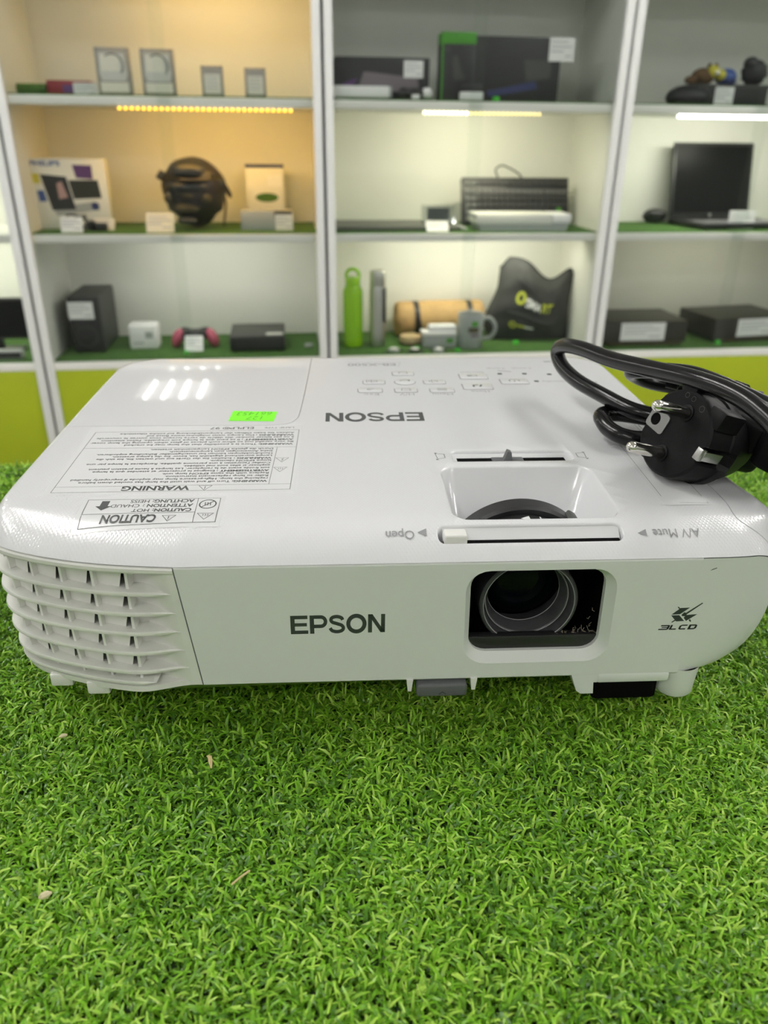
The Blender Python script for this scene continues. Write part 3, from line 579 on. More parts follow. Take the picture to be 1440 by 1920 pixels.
m2 = m; part('end_panel', m, 'vent', vg, 30)
def fin(zf_, a0):
    m = M(); al = [a0 + (arc[-1] - a0) * (i / 40) ** 1.4 for i in range(41)]; v = []
    for a in al:
        k = k_at(a); g = min(1, (a - a0) / 5); th = .15 + .75 * g
        for z, d in ((zf_ + th, .25), (zf_ + th * .2, -.1), (zf_ - th * .8, .15), (zf_ - th * .5, dep(a) + 3.5), (zf_ + th * 1.2, dep(a) + 3.5)): v.append(vpt(k, z, d))
    n = len(al); f = []
    for i in range(n - 1):
        for q in range(5): f.append((i * 5 + q, i * 5 + (q + 1) % 5, i * 5 + 5 + (q + 1) % 5, i * 5 + 5 + q))
    f += [(0, 1, 2, 3, 4)[::-1], tuple((n - 1) * 5 + q for q in range(5))]; m.add(v, f); return m
for z in ZFIN: part('fin', fin(z, 3.2), 'vent', vg, 40)
part('fin', fin(19.6, 15), 'vent', vg, 40)
RA = [21 + 13.2 * i for i in range(9)]
rows_z = [66.0] + ZFIN + [18.8]
for r_ in range(6):
    zt_, zb_ = rows_z[r_] - .6, rows_z[r_ + 1] + .6
    for i, a in enumerate(RA):
        if a > arc[-1] - 3: continue
        m = M(); k0, k1 = k_at(a), k_at(a + 1.1); q = [vpt(k, z, d) for k in (k0, k1) for z in (zb_, zt_) for d in (2.6, dep(a) + 2.5)]
        m.add(q, [(0, 1, 3, 2), (4, 6, 7, 5), (0, 2, 6, 4), (1, 5, 7, 3), (2, 3, 7, 6), (0, 4, 5, 1)]); part('rib', m, 'vent', vg, 0)
        if i + 1 < len(RA) and RA[i + 1] < arc[-1] - 2:      # wall of the cell to the left of this rib, open in a dark triangle beside the rib
            aR, aL = a + 1.1, RA[i + 1]; m = M()
            m.add([vpt(k_at(aL), zb_ - .8, 5.0), vpt(k_at(aR + 3.4), zb_ - .8, 3.9), vpt(k_at(aR + 1.6), zt_ - 1.6, 3.7), vpt(k_at(aR), zt_ - .8, 3.4), vpt(k_at(aR), zt_ + .8, 3.4), vpt(k_at(aL), zt_ + .8, 5.0)], [(0, 1, 2, 3, 4, 5)]); part('cell_wall', m, 'vent', vg, 0)
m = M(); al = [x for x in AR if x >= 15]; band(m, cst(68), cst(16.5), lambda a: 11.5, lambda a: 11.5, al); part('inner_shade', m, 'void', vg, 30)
# seam between vent and front panel
m = M()
for z0, z1 in zip(ZL[:-1], ZL[1:]):
    a, b = ring(z0)[0], ring(z1)[0]; m.add([(a[0] - .22, fyz(z0) - .02, z0), (a[0] + .22, fyz(z0) - .02, z0), (b[0] + .22, fyz(z1) - .02, z1), (b[0] - .22, fyz(z1) - .02, z1)], [(0, 1, 2, 3)])
part('panel_seam', m, 'grey', pj, 0)
# --- feet, lever and bracket under the front edge
part('foot_lever', M().box(13.6, 33.6, -.5, 14, 8.4, 14.4, 1.2, 3), 'grey', pj, label='grey foot release lever')
m = M(); strip2d(m, [(22.6, 10.0), (23.8, 11.0), (25, 10.0)], .5, lambda x, z: (x, -.56, z)); part('lever_mark', m, 'ink2', pj, 0, recalc=False)
for x in (11, 36.2):
    part('lever_tab', M().add([(x - 1.3, .8, 16), (x + 1.3, .8, 16), (x + .7, .8, 10.6), (x - .7, .8, 10.6), (x - 1.3, 6, 16), (x + 1.3, 6, 16), (x + .7, 6, 10.6), (x - .7, 6, 10.6)], [(0, 1, 2, 3), (7, 6, 5, 4), (0, 4, 5, 1), (1, 5, 6, 2), (2, 6, 7, 3), (3, 7, 4, 0)]), 'vent', pj, 0)
part('bracket', M().prism([(75, 16.5), (78, 8), (80, 6.5), (85, 6.5), (84.5, 12), (86, 12), (86, 16.5)], 1.6, 12, lambda x, z, h: (x, h, z)), 'matte', pj, 30)
part('bracket', M().box(85.5, 115, 1.2, 10, 11.6, 16.6, 1.2), 'matte', pj)
part('front_foot', M().lathe([(0, 2.6), (7.0, 2.6), (7.7, 3.6), (8.0, 9), (8.6, 17)], 28, Matrix.Translation((121.2, 9.5, 0))), 'matte', pj, 40, label='round white foot')
part('hollow_shade', M().box(86, 113, 5, 26, 0, 13, 2), 'void', pj)  # block coloured void black to give the dark hollow under the bracket
for x in (-128, -112): part('bottom_tab', M().box(x - 4, x + 5, 14 + (x + 128) * -.35, 24, 7.0, 13, 1), 'vent', pj)
for x in (-110, 110): part('rear_foot', M().lathe([(0, 0), (7, 0), (8, 1), (8, 17)], 20, Matrix.Translation((x, 205, 0))), 'black', pj)
# --- focus wheel in the well
fwl = thing('focus_ring', None, None); fwl.parent = pj
WX = Matrix.Translation((56.9, 0, 45.6)) @ Matrix.Rotation(R(-90), 4, 'X')
def arcl(prof): return M().lathe(prof, 48, WX, R(-155), R(-25))
part('outer_band', arcl([(27.5, 28.5), (30.4, 28.2), (31.6, 29.2), (31.6, 36), (30, 36.6)]), 'black', fwl, 30)
part('inner_band', arcl([(23, 20.6), (27.0, 20.6), (28.0, 21.6), (28.2, 28.4)]), 'black', fwl, 30)
part('focus_tab', M().box(73.4, 77.4, 25.5, 34, 64, 73.2, .8, 2, Matrix.Translation((75, 29, 69)) @ Matrix.Rotation(R(32), 4, 'Y') @ Matrix.Translation((-75, -29, -69))), 'dk', fwl)
WT = lambda u, y: (56.9 + 28.3 * math.sin(u / 28.3), y, 45.6 + 28.3 * math.cos(u / 28.3))
m = M(); m.add([WT(-2.0, 25), WT(1.6, 27.0), WT(1.6, 23.0)], [(0, 1, 2)]); strip2d(m, [(6.2, 22.5), (6.2, 27)], .6, WT); strip2d(m, [(4.3, 24.3), (8.2, 24.3)], .6, WT); part('ring_mark', m, 'white', fwl, 0, recalc=False)
# --- keystone slider and shutter slot
SV = M(); zk = ztop(70) - 1.25
part('slot_shade', M().box(36.2, 84.2, 68.9, 74.2, zk - .5, zk + .12), 'void', pj, 0)  # black plate painted in for the shaded depth of the keystone slot
ks = thing('keystone_slider', None, None); ks.parent = pj
part('slide', M().box(51.5, 65.5, 69.6, 74, zk, zk + .7, .3), 'grey', ks)
part('nub', M().prism([(56.4, 0), (60.2, 0), (59.6, 3.8), (58.0, 4.4), (57.6, 3.6)], 69.4, 72.6, lambda x, z, h: (x, h, zk + .6 + z)), 'grey', ks, 20)
part('slot_shade', M().box(22.5, 88.4, 6.0, 9.2, 69.3, 73.1), 'void', pj, 0)  # black box standing in for the dark inside of the shutter slot
part('shutter_rail', M().prism([(9.0, 69.4), (9.0, 73.2), (10.2, 74.2), (12.6, 76.6), (12.6, 69.4)], 22.4, 88.8, lambda y, z, h: (h, y, z)), 'film', pj)
part('shutter_tab', M().box(22.6, 31.2, 6.0, 12.0, 69.0, 76.6, .9, 3), 'vent', pj, label='cream sliding tab of the lens shutter')
# --- print on the top cover
def TS(x, y, h=.035):
    b_ = 1 - sm(18, 32, y); h = .012 + .12 * b_ if h == -1 else h + .26 * b_
    return (x, y, csurf(x, y) + h)
m = M(); brand(m, 26.6, -22.1, 130.3, 117.8, TS); part('top_lettering', m, 'ink', pj, 0, recalc=False)
m = M(); fit_text(m, 'Open', 11.8, 1.4, 11.4, 7.0, TS, .004); m.add([TS(13.0, 9.6), TS(16.4, 11.2), TS(16.4, 7.9)], [(0, 1, 2)]); part('small_lettering', m, 'inkl', pj, 0, recalc=False)
m = M(); fit_text(m, 'A/V Mute', 118.4, 100.6, 9.4, 6.0, TS); m.add([TS(98.2, 9.4), TS(94.9, 7.9), TS(98.2, 6.6)], [(0, 1, 2)]); part('small_lettering', m, 'inkl', pj, 0, recalc=False)
def trap(m, x, y, sx, flip):
    P = [(x - 1.9 * sx, y - 1.5), (x + 1.5 * sx, y - 2.6), (x + 2.0 * sx, y + 3.2), (x - 1.9 * sx, y + 2.6)]; strip2d(m, P, .28, TS, True)
    m.add([TS(x + 2.4 * sx, y + 3.9), TS(x + 1.0 * sx, y + 4.1), TS(x + 1.9 * sx, y + 2.9)], [(0, 1, 2)]); m.add([TS(x + 2.2 * sx, y - 2.6), TS(x + .8 * sx, y - 3.6), TS(x + 2.2 * sx, y - 3.9)], [(0, 1, 2)])
m = M(); trap(m, 29.0, 73.6, -1, 0); trap(m, 91.8, 73, 1, 0); part('keystone_icons', m, 'ink', pj, 0, recalc=False)
def line_r(m, s, xr, y, size, xs=1.0, bold=0.0, fn=TS):   # a line that reads from the other side: starts at xr and runs to -x
    v, f, w_ = text2d(s, size, bold, 0, xs); m.add([fn(xr - a, y - b) for a, b in v], f); return w_
def warn_tri(m, x, y, s, mark='!'):
    strip2d(m, [(x - s, y + s * .75), (x + s, y + s * .75), (x, y - s * .85)][::1], .22, TS, True)
    if mark == '!': strip2d(m, [(x, y + .45 * s), (x, y - .1 * s)], .3, TS); strip2d(m, [(x, y - .3 * s), (x, y - .42 * s)], .3, TS)
    elif mark == 'z': strip2d(m, [(x + .25 * s, y + .55 * s), (x - .1 * s, y + .2 * s), (x + .15 * s, y + .1 * s), (x - .05 * s, y - .4 * s)], .25, TS)
    else:
        for d in (-.3, 0, .3): strip2d(m, [(x + d * s, y + .5 * s), (x + d * s + .1 * s, y + .25 * s), (x + d * s, y)], .2, TS)
def sheet(x0, x1, y0, y1, nx=8, ny=6, h=.012):
    m = M(); m.add([TS(x0 + (x1 - x0) * i / nx, y0 + (y1 - y0) * j / ny, h) for j in range(ny + 1) for i in range(nx + 1)], [(j * (nx + 1) + i, j * (nx + 1) + i + 1, (j + 1) * (nx + 1) + i + 1, (j + 1) * (nx + 1) + i) for j in range(ny) for i in range(nx)]); return m
wl = thing('warning_label', None, None); wl.parent = pj
part('sheet', sheet(-131.5, -33, 40.6, 113.2), 'film', wl, 60)
m = M(); strip2d(m, [(-128.8, 42.2), (-35.2, 42.8), (-34.4, 107.4), (-128.8, 106.2)], .24, TS, True); strip2d(m, [(-128.6, 47.2), (-35.2, 47.8)], .2, TS); strip2d(m, [(-128.8, 86.9), (-34.8, 86.4)], .2, TS); strip2d(m, [(-44.0, 47.9), (-43.2, 86.4)], .2, TS)
part('ruled_lines', m, 'ink', wl, 0, recalc=False)
m = M(); line_r(m, 'WARNING', -75.2, 47.0, 5.4, 1.02, .035); warn_tri(m, -69.2, 45.0, 2.6)
L1 = ['*WARNING: Turn off and wait until the lamp has cooled down before', 'replacing the lamp. High-pressure lamp may explode if improperly handled', 'Refer to lamp replacement instructions.', 'Replace with the same EPSON lamp unit.', '*AVERTISSEMENT : Eteignez le projecteur et attendez que la lampe',
      'soit froide avant de la remplacer. Les lampes à haute pression peuvent', 'exploser si elles sont mal utilisées.', "Confier l'entretien à une personne qualifiée. Remplacez la lampe par une", 'lampe EPSON identique.', '*WARNUNG : Schalten Sie das Gerät aus und warten Sie, bis sich die',
      'Lampe ausreichend abgekühlt hat, bevor Sie die Lampe ersetzen.', 'Hochdrucklampen können bei unsachgemäßer Behandlung explodieren.', 'Siehe Anweisungen zum Lampenaustausch.', 'Durch die gleiche EPSON Lampeneinheit ersetzen.']
L2 = ['*WARNING: There is a possibility that the lamp may be cracked', 'Be very careful not to allow such pieces of glass when opening the lamp cover', '*AVERTISSEMENT : Il se peut que la lampe soit craquelée. Faites attention', 'à ne pas laisser tomber des débris de verre lorsque vous ouvrez le couvercle', '*WARNUNG : Die Lampe weist möglicherweise Risse auf', 'Achten Sie beim Öffnen der Lampenabdeckung auf solche Glasstücke']
xs1 = 79.5 / text2d(L1[1], 2.35)[2]; xs2 = 91.0 / text2d(L2[1], 2.35)[2]
def para(m, lines, x, y0, dy, xs):
    for i, s in enumerate(lines):
        y = y0 + dy * i + 1.6; xx = x
        if s[0] == '*':
            h, t = s[1:].split(':', 1); xx -= line_r(m, h + ':', x, y, 2.35, xs * 1.05, .045) + .8; s = t.strip()
        line_r(m, s, xx, y, 2.35, xs, .022)
para(m, L1, -44.9, 50.0, 2.60, xs1); para(m, L2, -36.4, 89.2, 2.75, xs2)
line_r(m, 'LAMP TYPE', -37, 111.2, 2.4, 1.2); line_r(m, 'ELPLP® 97', -56, 111.6, 4.0, 1.15, .012); warn_tri(m, -40.4, 62, 2.8, 's'); warn_tri(m, -40.2, 72, 2.8, 'z')
part('lettering', m, 'ink', wl, 0, recalc=False)
cl = thing('caution_label', None, None); cl.parent = pj
part('sheet', sheet(-113.4, -59.6, 13.8, 37.4, 8, 20, -1), 'film', cl, 60)
m = M(); strip2d(m, [(-110.9, 15.6), (-61.2, 16.4), (-61.6, 35.6), (-112.2, 35.4)], .24, TS, True); strip2d(m, [(-111.6, 23.4), (-70.0, 24.0)], .2, TS); strip2d(m, [(-69.4, 16.2), (-70.2, 35.6)], .2, TS); part('ruled_lines', m, 'ink', cl, 0, recalc=False)
m = M(); fit_text(m, 'CAUTION', -83.4, -103.6, 22.6, 17.0, TS, .03); warn_tri(m, -78.8, 19.6, 2.5)
for s, y, a in (('CAUTION:|HOT', 27.3, .86), ('ATTENTION :|CHAUD', 31.2, .86), ('ACHTUNG:|HEISS', 34.9, .86)):
    h, t = s.split('|'); wv = line_r(m, h, -71.4, y, 3.6, a, .03); line_r(m, t, -71.4 - wv - 1.2, y, 3.6, a, .01)
m.add([TS(-103.6, 34.3), TS(-106.6, 34.3), TS(-106.6, 30.0), TS(-108.2, 30.0), TS(-105.1, 26.4), TS(-102.0, 30.0), TS(-103.6, 30.0)], [(0, 1, 2, 6), (3, 4, 5)])
warn_tri(m, -65.6, 20.6, 3.0, 's'); ci_ = [(-65.9 + 3.1 * math.cos(2 * math.pi * i / 24), 30.6 + 3.6 * math.sin(2 * math.pi * i / 24)) for i in range(24)]; strip2d(m, ci_, .5, TS, True); strip2d(m, [(-68.0, 28.2), (-63.8, 33.0)], .5, TS)
for d in (-1, 0, 1): strip2d(m, [(-66 + d, 32), (-65.8 + d, 29.6)], .35, TS)
part('lettering', m, 'ink', cl, 0, recalc=False)
# neon sticker with pen numbers
stp = [(-69.2, 120.0), (-47.3, 118.9), (-46.4, 132.2), (-57, 132.8), (-68.5, 133.9)]
part('price_sticker', M().prism(stp, .03, .22, lambda x, y, h: TS(x, y, h)), 'sticker', pj, 0, label='neon green price sticker')
m = M(); fit_text(m, '661453', -48.8, -66.2, 132.0, 127.0, lambda x, y: TS(x, y, .26), -.004, .25); fit_text(m, '127', -53.0, -61.2, 125.6, 121.0, lambda x, y: TS(x, y, .26), -.004, .2); part('sticker_numbers', m, 'pen', pj, 0, recalc=False)
# right hand warning label, mostly under the plug
rl = thing('side_label', None, None); rl.parent = pj
part('sheet', sheet(111.0, 129.6, 24, 120, 5, 10), 'film', rl, 60)
m = M(); strip2d(m, [(112.3, 26.6), (128.6, 25.2), (128.8, 118), (113.6, 118)], .18, TS, True); warn_tri(m, 120.0, 29.2, 2.6); v, f, w_ = text2d('WARNING', 4.2, .02); m.add([TS(119.2 - b, 112 - a) for a, b in v], f); part('lettering', m, 'ink', rl, 0, recalc=False)
# control panel
def button(nm, x0, x1, y0, y1, r, icon=None):
    b = thing('button', None, None); b.parent = pj; P = rrect(x0, x1, y0, y1, r, 4); Q = rrect(x0 + .45, x1 - .45, y0 + .45, y1 - .45, max(.3, r - .45), 4)
    part('gap', M().prism(P, .01, .04, lambda x, y, h: TS(x, y, h)), 'seam', b, 0)
    m = M(); n_ = len(Q); q2 = rrect(x0 + .9, x1 - .9, y0 + .9, y1 - .9, max(.2, r - .9), 4); m.add([TS(*p, .0) for p in Q] + [TS(*p, .38) for p in Q] + [TS(*p, .55) for p in q2], [(i, (i + 1) % n_, n_ + (i + 1) % n_, n_ + i) for i in range(n_)] + [(n_ + i, n_ + (i + 1) % n_, 2 * n_ + (i + 1) % n_, 2 * n_ + i) for i in range(n_)] + [tuple(2 * n_ + i for i in range(n_))]); part('cap', m, 'shell', b, 40)
    if icon:
        m = M(); xc, yc = (x0 + x1) / 2, (y0 + y1) / 2; F5 = lambda x, y: TS(xc + x, yc + y, .58)
        for pl, wd_, cl_ in icon: strip2d(m, pl, wd_, F5, cl_)
        part('icon', m, 'ink', b, 0, recalc=False)
box_ic = [([(-2.6, -1.6), (2.6, -1.6), (2.0, 1.6), (-2.0, 1.6)], .35, True)]; spk_ic = [([(1.6, -1), (0, -1), (-1.6, -2), (-1.6, 2), (0, 1), (1.6, 1)], .35, True), ([(-2.6, -1.4), (-3.0, 0), (-2.6, 1.4)], .3, False)]
button('up', 15.2, 28.2, 192.6, 201.2, 1.6, box_ic); button('left', -2.2, 10.6, 176.4, 184.6, 1.6, spk_ic + [([(-3.8, -2), (-4.4, 0), (-3.8, 2)], .3, False)]); button('right', 31.8, 44.7, 176.0, 184.2, 1.6, spk_ic)
button('enter', 15.4, 27.8, 174.4, 186.6, 6.0, [([(2.4, 1), (1.4, 2), (-1, 2), (-2.6, .8)], .6, False), ([(2.4, 2.2), (2.4, .4)], .8, False)]); button('esc', -5.4, 8.4, 161.6, 170, 1.8, [([(1.8, 1), (-1, 1), (-1.6, -.6), (.4, -1.2)], .45, False)]); button('hv', 14.6, 27.5, 161.2, 169.6, 1.8, box_ic); button('menu', 33.8, 47.7, 160.8, 169.2, 1.8, [([(-2.4, -1.5), (2.4, -1.5)], .5, False), ([(-2.4, 0), (2.4, 0)], .5, False), ([(-2.4, 1.5), (2.4, 1.5)], .5, False)])
button('source', 53.6, 70.2, 184.6, 196, 1.4, [([(-2.8, -1.2), (2.0, -1.2), (2.0, 1.2), (-2.8, 1.2)], .4, True), ([(-3.4, 0), (-1.4, 0)], .9, False)]); button('home', 52.8, 69.8, 165.6, 177, 1.4, [([(-2.2, -1.4), (-2.2, 1), (0, 1.4)], 1.1, False), ([(2.2, 1.2), (1.4, -1.2)], 1.1, False)]); button('power', 75.6, 91.9, 175.0, 185.4, 1.4, [([(2.6, -1), (3.0, .6), (1.6, 2.2), (-1.6, 2.2), (-3.0, .6), (-2.6, -1)], .5, False), ([(0, 0), (0, -1.4)], .6, False)])
m = M(); fit_text(m, 'Esc', 6, -2, 160.6, 157.4, TS); fit_text(m, 'H/V', 25, 17, 160.4, 156.8, TS); fit_text(m, 'Menu', 46, 35, 160.2, 157, TS); fit_text(m, 'Home', 66.5, 56.5, 164.6, 161, TS); fit_text(m, 'Source Search', 69.5, 56.0, 200.4, 197.4, TS)
fit_text(m, 'Temp', 84, 72.5, 209, 205.6, TS); fit_text(m, 'Lamp', 99, 87.5, 209, 205.6, TS); fit_text(m, 'HDMI', 119, 110.5, 223.6, 219.4, TS, .02); fit_text(m, 'On/Standby', 119, 99.5, 182.2, 178.8, TS); fit_text(m, 'EB-X500', 18.8, -10.2, 219.2, 213.6, TS, .02)
part('panel_lettering', m, 'inkl', pj, 0, recalc=False, kind='stuff')
m = M(); strip2d(m, [(-13, 221.5), (22, 221), (20, 212.6)], .25, TS); part('model_frame', m, 'inkl', pj, 0, recalc=False)
m = M(); strip2d(m, [(85.4, 200), (78.8, 202)], 1.2, TS); part('lamp_mark', m, 'inkl', pj, 0, recalc=False)
for x, y in ((78.4, 195.6), (92.9, 195.4), (107.3, 194), (96.6, 180.6)): part('indicator', M().prism(rrect(x - 1.3, x + 1.3, y - 1.2, y + 1.2, .3, 2), .02, .12, lambda a, b, h: TS(a, b, h)), 'ink2', pj, 0)

# ------------------------------------------------------------------ power cord lying on the projector
pc = thing('coiled_cable', 'coiled black power cable with two-pin plug lying on the projector', 'cable', (0, 0, 0), YAW)
A = [(150, -20, 104), (141.7, -2.5, 111), (138.7, 15, 117), (134.5, 31.9, 120.5), (126.7, 52.5, 121.0), (118.6, 76.9, 118.5), (110.4, 101.2, 116.1), (104.3, 126.5, 114.8), (100.7, 144.4, 112.3), (100, 155, 108.1), (100.4, 155.5, 103.4), (101.2, 145.1, 100), (104.3, 128.4, 98), (110.7, 109.6, 96.8), (119, 93, 95), (130, 86, 94), (146, 84, 93), (165, 82, 91), (186, 76, 88)]
Bp = [(190, 74, 84), (166, 82, 86.5), (148.3, 90, 88), (132, 99.5, 88.4), (120.3, 105.5, 88.6), (111.6, 104, 89.6), (107.6, 99, 90), (106.8, 93, 89.4), (107.6, 87, 88), (111.2, 80.5, 87.0), (119, 78, 86.2), (130, 82, 86.0), (145, 84, 86.6), (170, 92, 86)]
Cp = [(186, 20, 97), (175, 28, 104), (164.4, 38, 108.5), (158.7, 50.9, 109.9), (153.1, 63.1, 111.6), (146.9, 75.4, 113.1), (140, 87.1, 113.6), (130.6, 98, 111.9), (124, 107.2, 109.5), (127, 116, 105), (140, 118, 100), (165, 112, 98), (186, 104, 96)]
for q in (A, Bp, Cp): part('cable', M().tube(catmull(q, 7), 3.75, 14), 'cable', pc, 60)
# tie and ribs bundling the strands
for c_, d_ in (((137, 93, 110), (.8, -.5, -.1)), ((153, 66, 110.5), (.55, -.8, -.1))):
    d_ = Vector(d_).normalized(); mt_ = Matrix.Translation(c_) @ d_.to_track_quat('Z', 'Y').to_matrix().to_4x4(); part('cable_tie', M().lathe([(4.0, -2.6), (5.2, -2.6), (5.2, 2.6), (4.0, 2.6)], 20, mt_), 'rubber', pc, 30)
# appliance connector at the right edge
q = Matrix.Translation((163, 45, 97)) @ Vector((.62, -.72, -.22)).to_track_quat('Z', 'Y').to_matrix().to_4x4()
part('connector', M().box(-14, 14, -9, 9, -4, 32, 3, 3, q).box(-11, 11, -7, 7, -22, -3, 3, 3, q), 'rubber', pc, 40)
# plug
e1 = Vector((.35, -.10, .93)); nn_ = Vector((-.89, -.35, .30)); nn_.normalize(); e1 = (e1 - nn_ * e1.dot(nn_)).normalized(); e2 = nn_.cross(e1)
PM = Matrix.Translation((119.6, 46.5, 100.4)) @ Matrix(((e1.x, e2.x, nn_.x, 0), (e1.y, e2.y, nn_.y, 0), (e1.z, e2.z, nn_.z, 0), (0, 0, 0, 1)))
def pl(m): return M().add([PM @ Vector(p) for p in m.v], m.f)
prof = [(0, 0), (16.9, 0), (17.9, -.8), (18.2, -2), (18.2, -12), (18.9, -12.6), (18.9, -17), (17.5, -20), (14, -30), (10, -37), (0, -37)]
b = M().lathe(prof, 56)
def notch(p):
    x, y, z = p; r = math.hypot(x, y)
    if y > 15.0 and z > -14 and r > 10: y = 15.0          # flats that key the plug
    if y < -15.6 and z > -14 and abs(x) < 3.4: y = -14.6
    return (x, y, z)
b.v = [notch(p) for p in b.v]
part('plug_body', pl(b), 'rubber', pc, 30)
part('grip', pl(M().box(-9, 9, -7, 7, -52, -30, 4, 3)), 'rubber', pc, 40)
part('strain_relief', pl(M().lathe([(7, -50), (6.2, -56), (5.4, -66), (4.2, -74), (4, -76)], 20)), 'rubber', pc, 40)
for x, y, a, bx in ((13, -12, 5, 4), (-14.5, 9, 4, 4), (17, 6, 3, 4)): part('guide_rib', pl(M().box(x - a / 2, x + a, y - bx, y + bx, -13, -.6, .8)), 'rubber', pc, 30)
for sx in (9.5, -9.5):
    pn = part('pin', pl(M().lathe([(2.4, -1), (2.4, 16.2), (2.2, 17.6), (1.6, 18.6), (.8, 19.1), (0, 19.2)], 24, Matrix.Translation((sx, 0, 0)))), 'chrome', pc, 50, label='shiny metal pin')
    part('pin_collar', pl(M().lathe([(3.4, -.4), (3.4, .5), (2.5, .7)], 20, Matrix.Translation((sx, 0, 0)))), 'rubber', pc, 30)
ep = M(); ro = rrect(-4.2, 4.2, 5.0, 15.6, 1.4, 2); hi_ = [(2.6 * math.cos(2 * math.pi * i / 20), 11.6 + 2.6 * math.sin(2 * math.pi * i / 20)) for i in range(20)]
t = tessellate_polygon([[Vector((x, y, 0)) for x, y in ro], [Vector((x, y, 0)) for x, y in hi_]]); ep.add([(x, y, .5) for x, y in ro + hi_], [tuple(q) for q in t])
n1 = len(ro); ep.add([(x, y, .5) for x, y in hi_] + [(x, y, -.3) for x, y in hi_], [(i, (i + 1) % 20, 20 + (i + 1) % 20, 20 + i) for i in range(20)]); ep.add([(x, y, .5) for x, y in ro] + [(x, y, -.2) for x, y in ro], [(i, (i + 1) % n1, n1 + (i + 1) % n1, n1 + i) for i in range(n1)])
part('earth_contact', pl(ep), 'contact', pc, 30, label='square metal earth contact with a round hole')
part('earth_hole', pl(M().lathe([(0, .15), (2.58, .15)], 20, Matrix.Translation((0, 11.6, 0)))), 'void', pc, 0)
part('earth_clip', pl(M().box(-2.6, 2.6, -17.0, -14.0, -2, .6, .3).box(-2.0, 2.0, -17.6, -16.6, -11, -1, .2)), 'steel', pc, 30, label='bright metal earth clip on the rim of the plug')
m = M(); F6 = lambda u, v: tuple(PM @ Vector((u, v, .06)))
for x, y, r_ in ((15.2, 4.5, 1.0), (15.4, 0.8, 1.0), (14.2, -5.2, 1.2)):
    strip2d(m, [(x + r_ * math.cos(2 * math.pi * i / 16), y + r_ * math.sin(2 * math.pi * i / 16)) for i in range(16)], .18, F6, True)
part('moulded_marks', m, 'dk', pc, 0, recalc=False)

# ------------------------------------------------------------------ goods in the cabinets (each thing: Empty at its base, local millimetres)
TOP = {1: S1 + .0042, 2: S2Z + .0042, 3: S3 + .0042}
def good(name, label, cat, x, y, row, rz=0, group=None, dz=0.0): return thing(name, label, cat, (x, y, TOP[row] + dz), R(rz), group)
def tag(label, x, y, row, w_, h_, mt='card', lean=20, rz=0, dz=0.0):
    """folded price card: front leaf with printed lines, rear leaf"""
    t = good('price_tag', label, 'price tag', x, y, row, rz, 'price tags', dz); tl = math.tan(R(lean)); F_ = lambda u, v: (u, v * tl - .4, v)
    part('front_leaf', M().add([(-w_ / 2, 0, 0), (w_ / 2, 0, 0), (w_ / 2, h_ * tl, h_), (-w_ / 2, h_ * tl, h_), (-w_ / 2, .8, 0), (w_ / 2, .8, 0), (w_ / 2, h_ * tl + .8, h_), (-w_ / 2, h_ * tl + .8, h_)], [(0, 1, 2, 3), (7, 6, 5, 4), (0, 4, 5, 1), (1, 5, 6, 2), (2, 6, 7, 3), (3, 7, 4, 0)]), mt, t, 0)
    m = M()
    for k, (a, b) in enumerate(((-.40, .25), (-.40, .38), (-.40, .05), (.10, .40))): strip2d(m, [(a * w_, h_ * (.80 - .18 * k)), (b * w_, h_ * (.80 - .18 * k))], h_ * .055, F_)
    o = part('print', m, 'cardprint', t, 0, recalc=False); o['kind'] = 'stuff'
    return t
def stick_tag(label, x, y, z, w_, h_, mt='card', rz=0):
    """price card standing flat against the front of a carton"""
    t = thing('price_tag', label, 'price tag', (x, y, z), R(rz), 'price tags'); part('card', M().box(-w_ / 2, w_ / 2, -1.2, -.2, 0, h_, .3, 1), mt, t, 0)
    m = M()
    for k, (a, b) in enumerate(((-.42, .2), (-.42, .36), (-.42, .05), (.15, .40))): strip2d(m, [(a * w_, h_ * (.82 - .2 * k)), (b * w_, h_ * (.82 - .2 * k))], h_ * .05, lambda u, v: (u, -1.35, v))
    o = part('print', m, 'cardprint', t, 0, recalc=False); o['kind'] = 'stuff'; return t
def dot(label, x, y, row, r=7, mt='dot', dz=0.0):
    t = good('price_dot', label, 'sticker', x, y, row, 0, 'green price dots', dz); part('disc', M().lathe([(0, 0), (r, 0), (r, r * .8), (r * .8, r * 1.1), (0, r * 1.15)], 16), mt, t, 40)
FY = lambda y: (lambda u, v: (u, y, v))
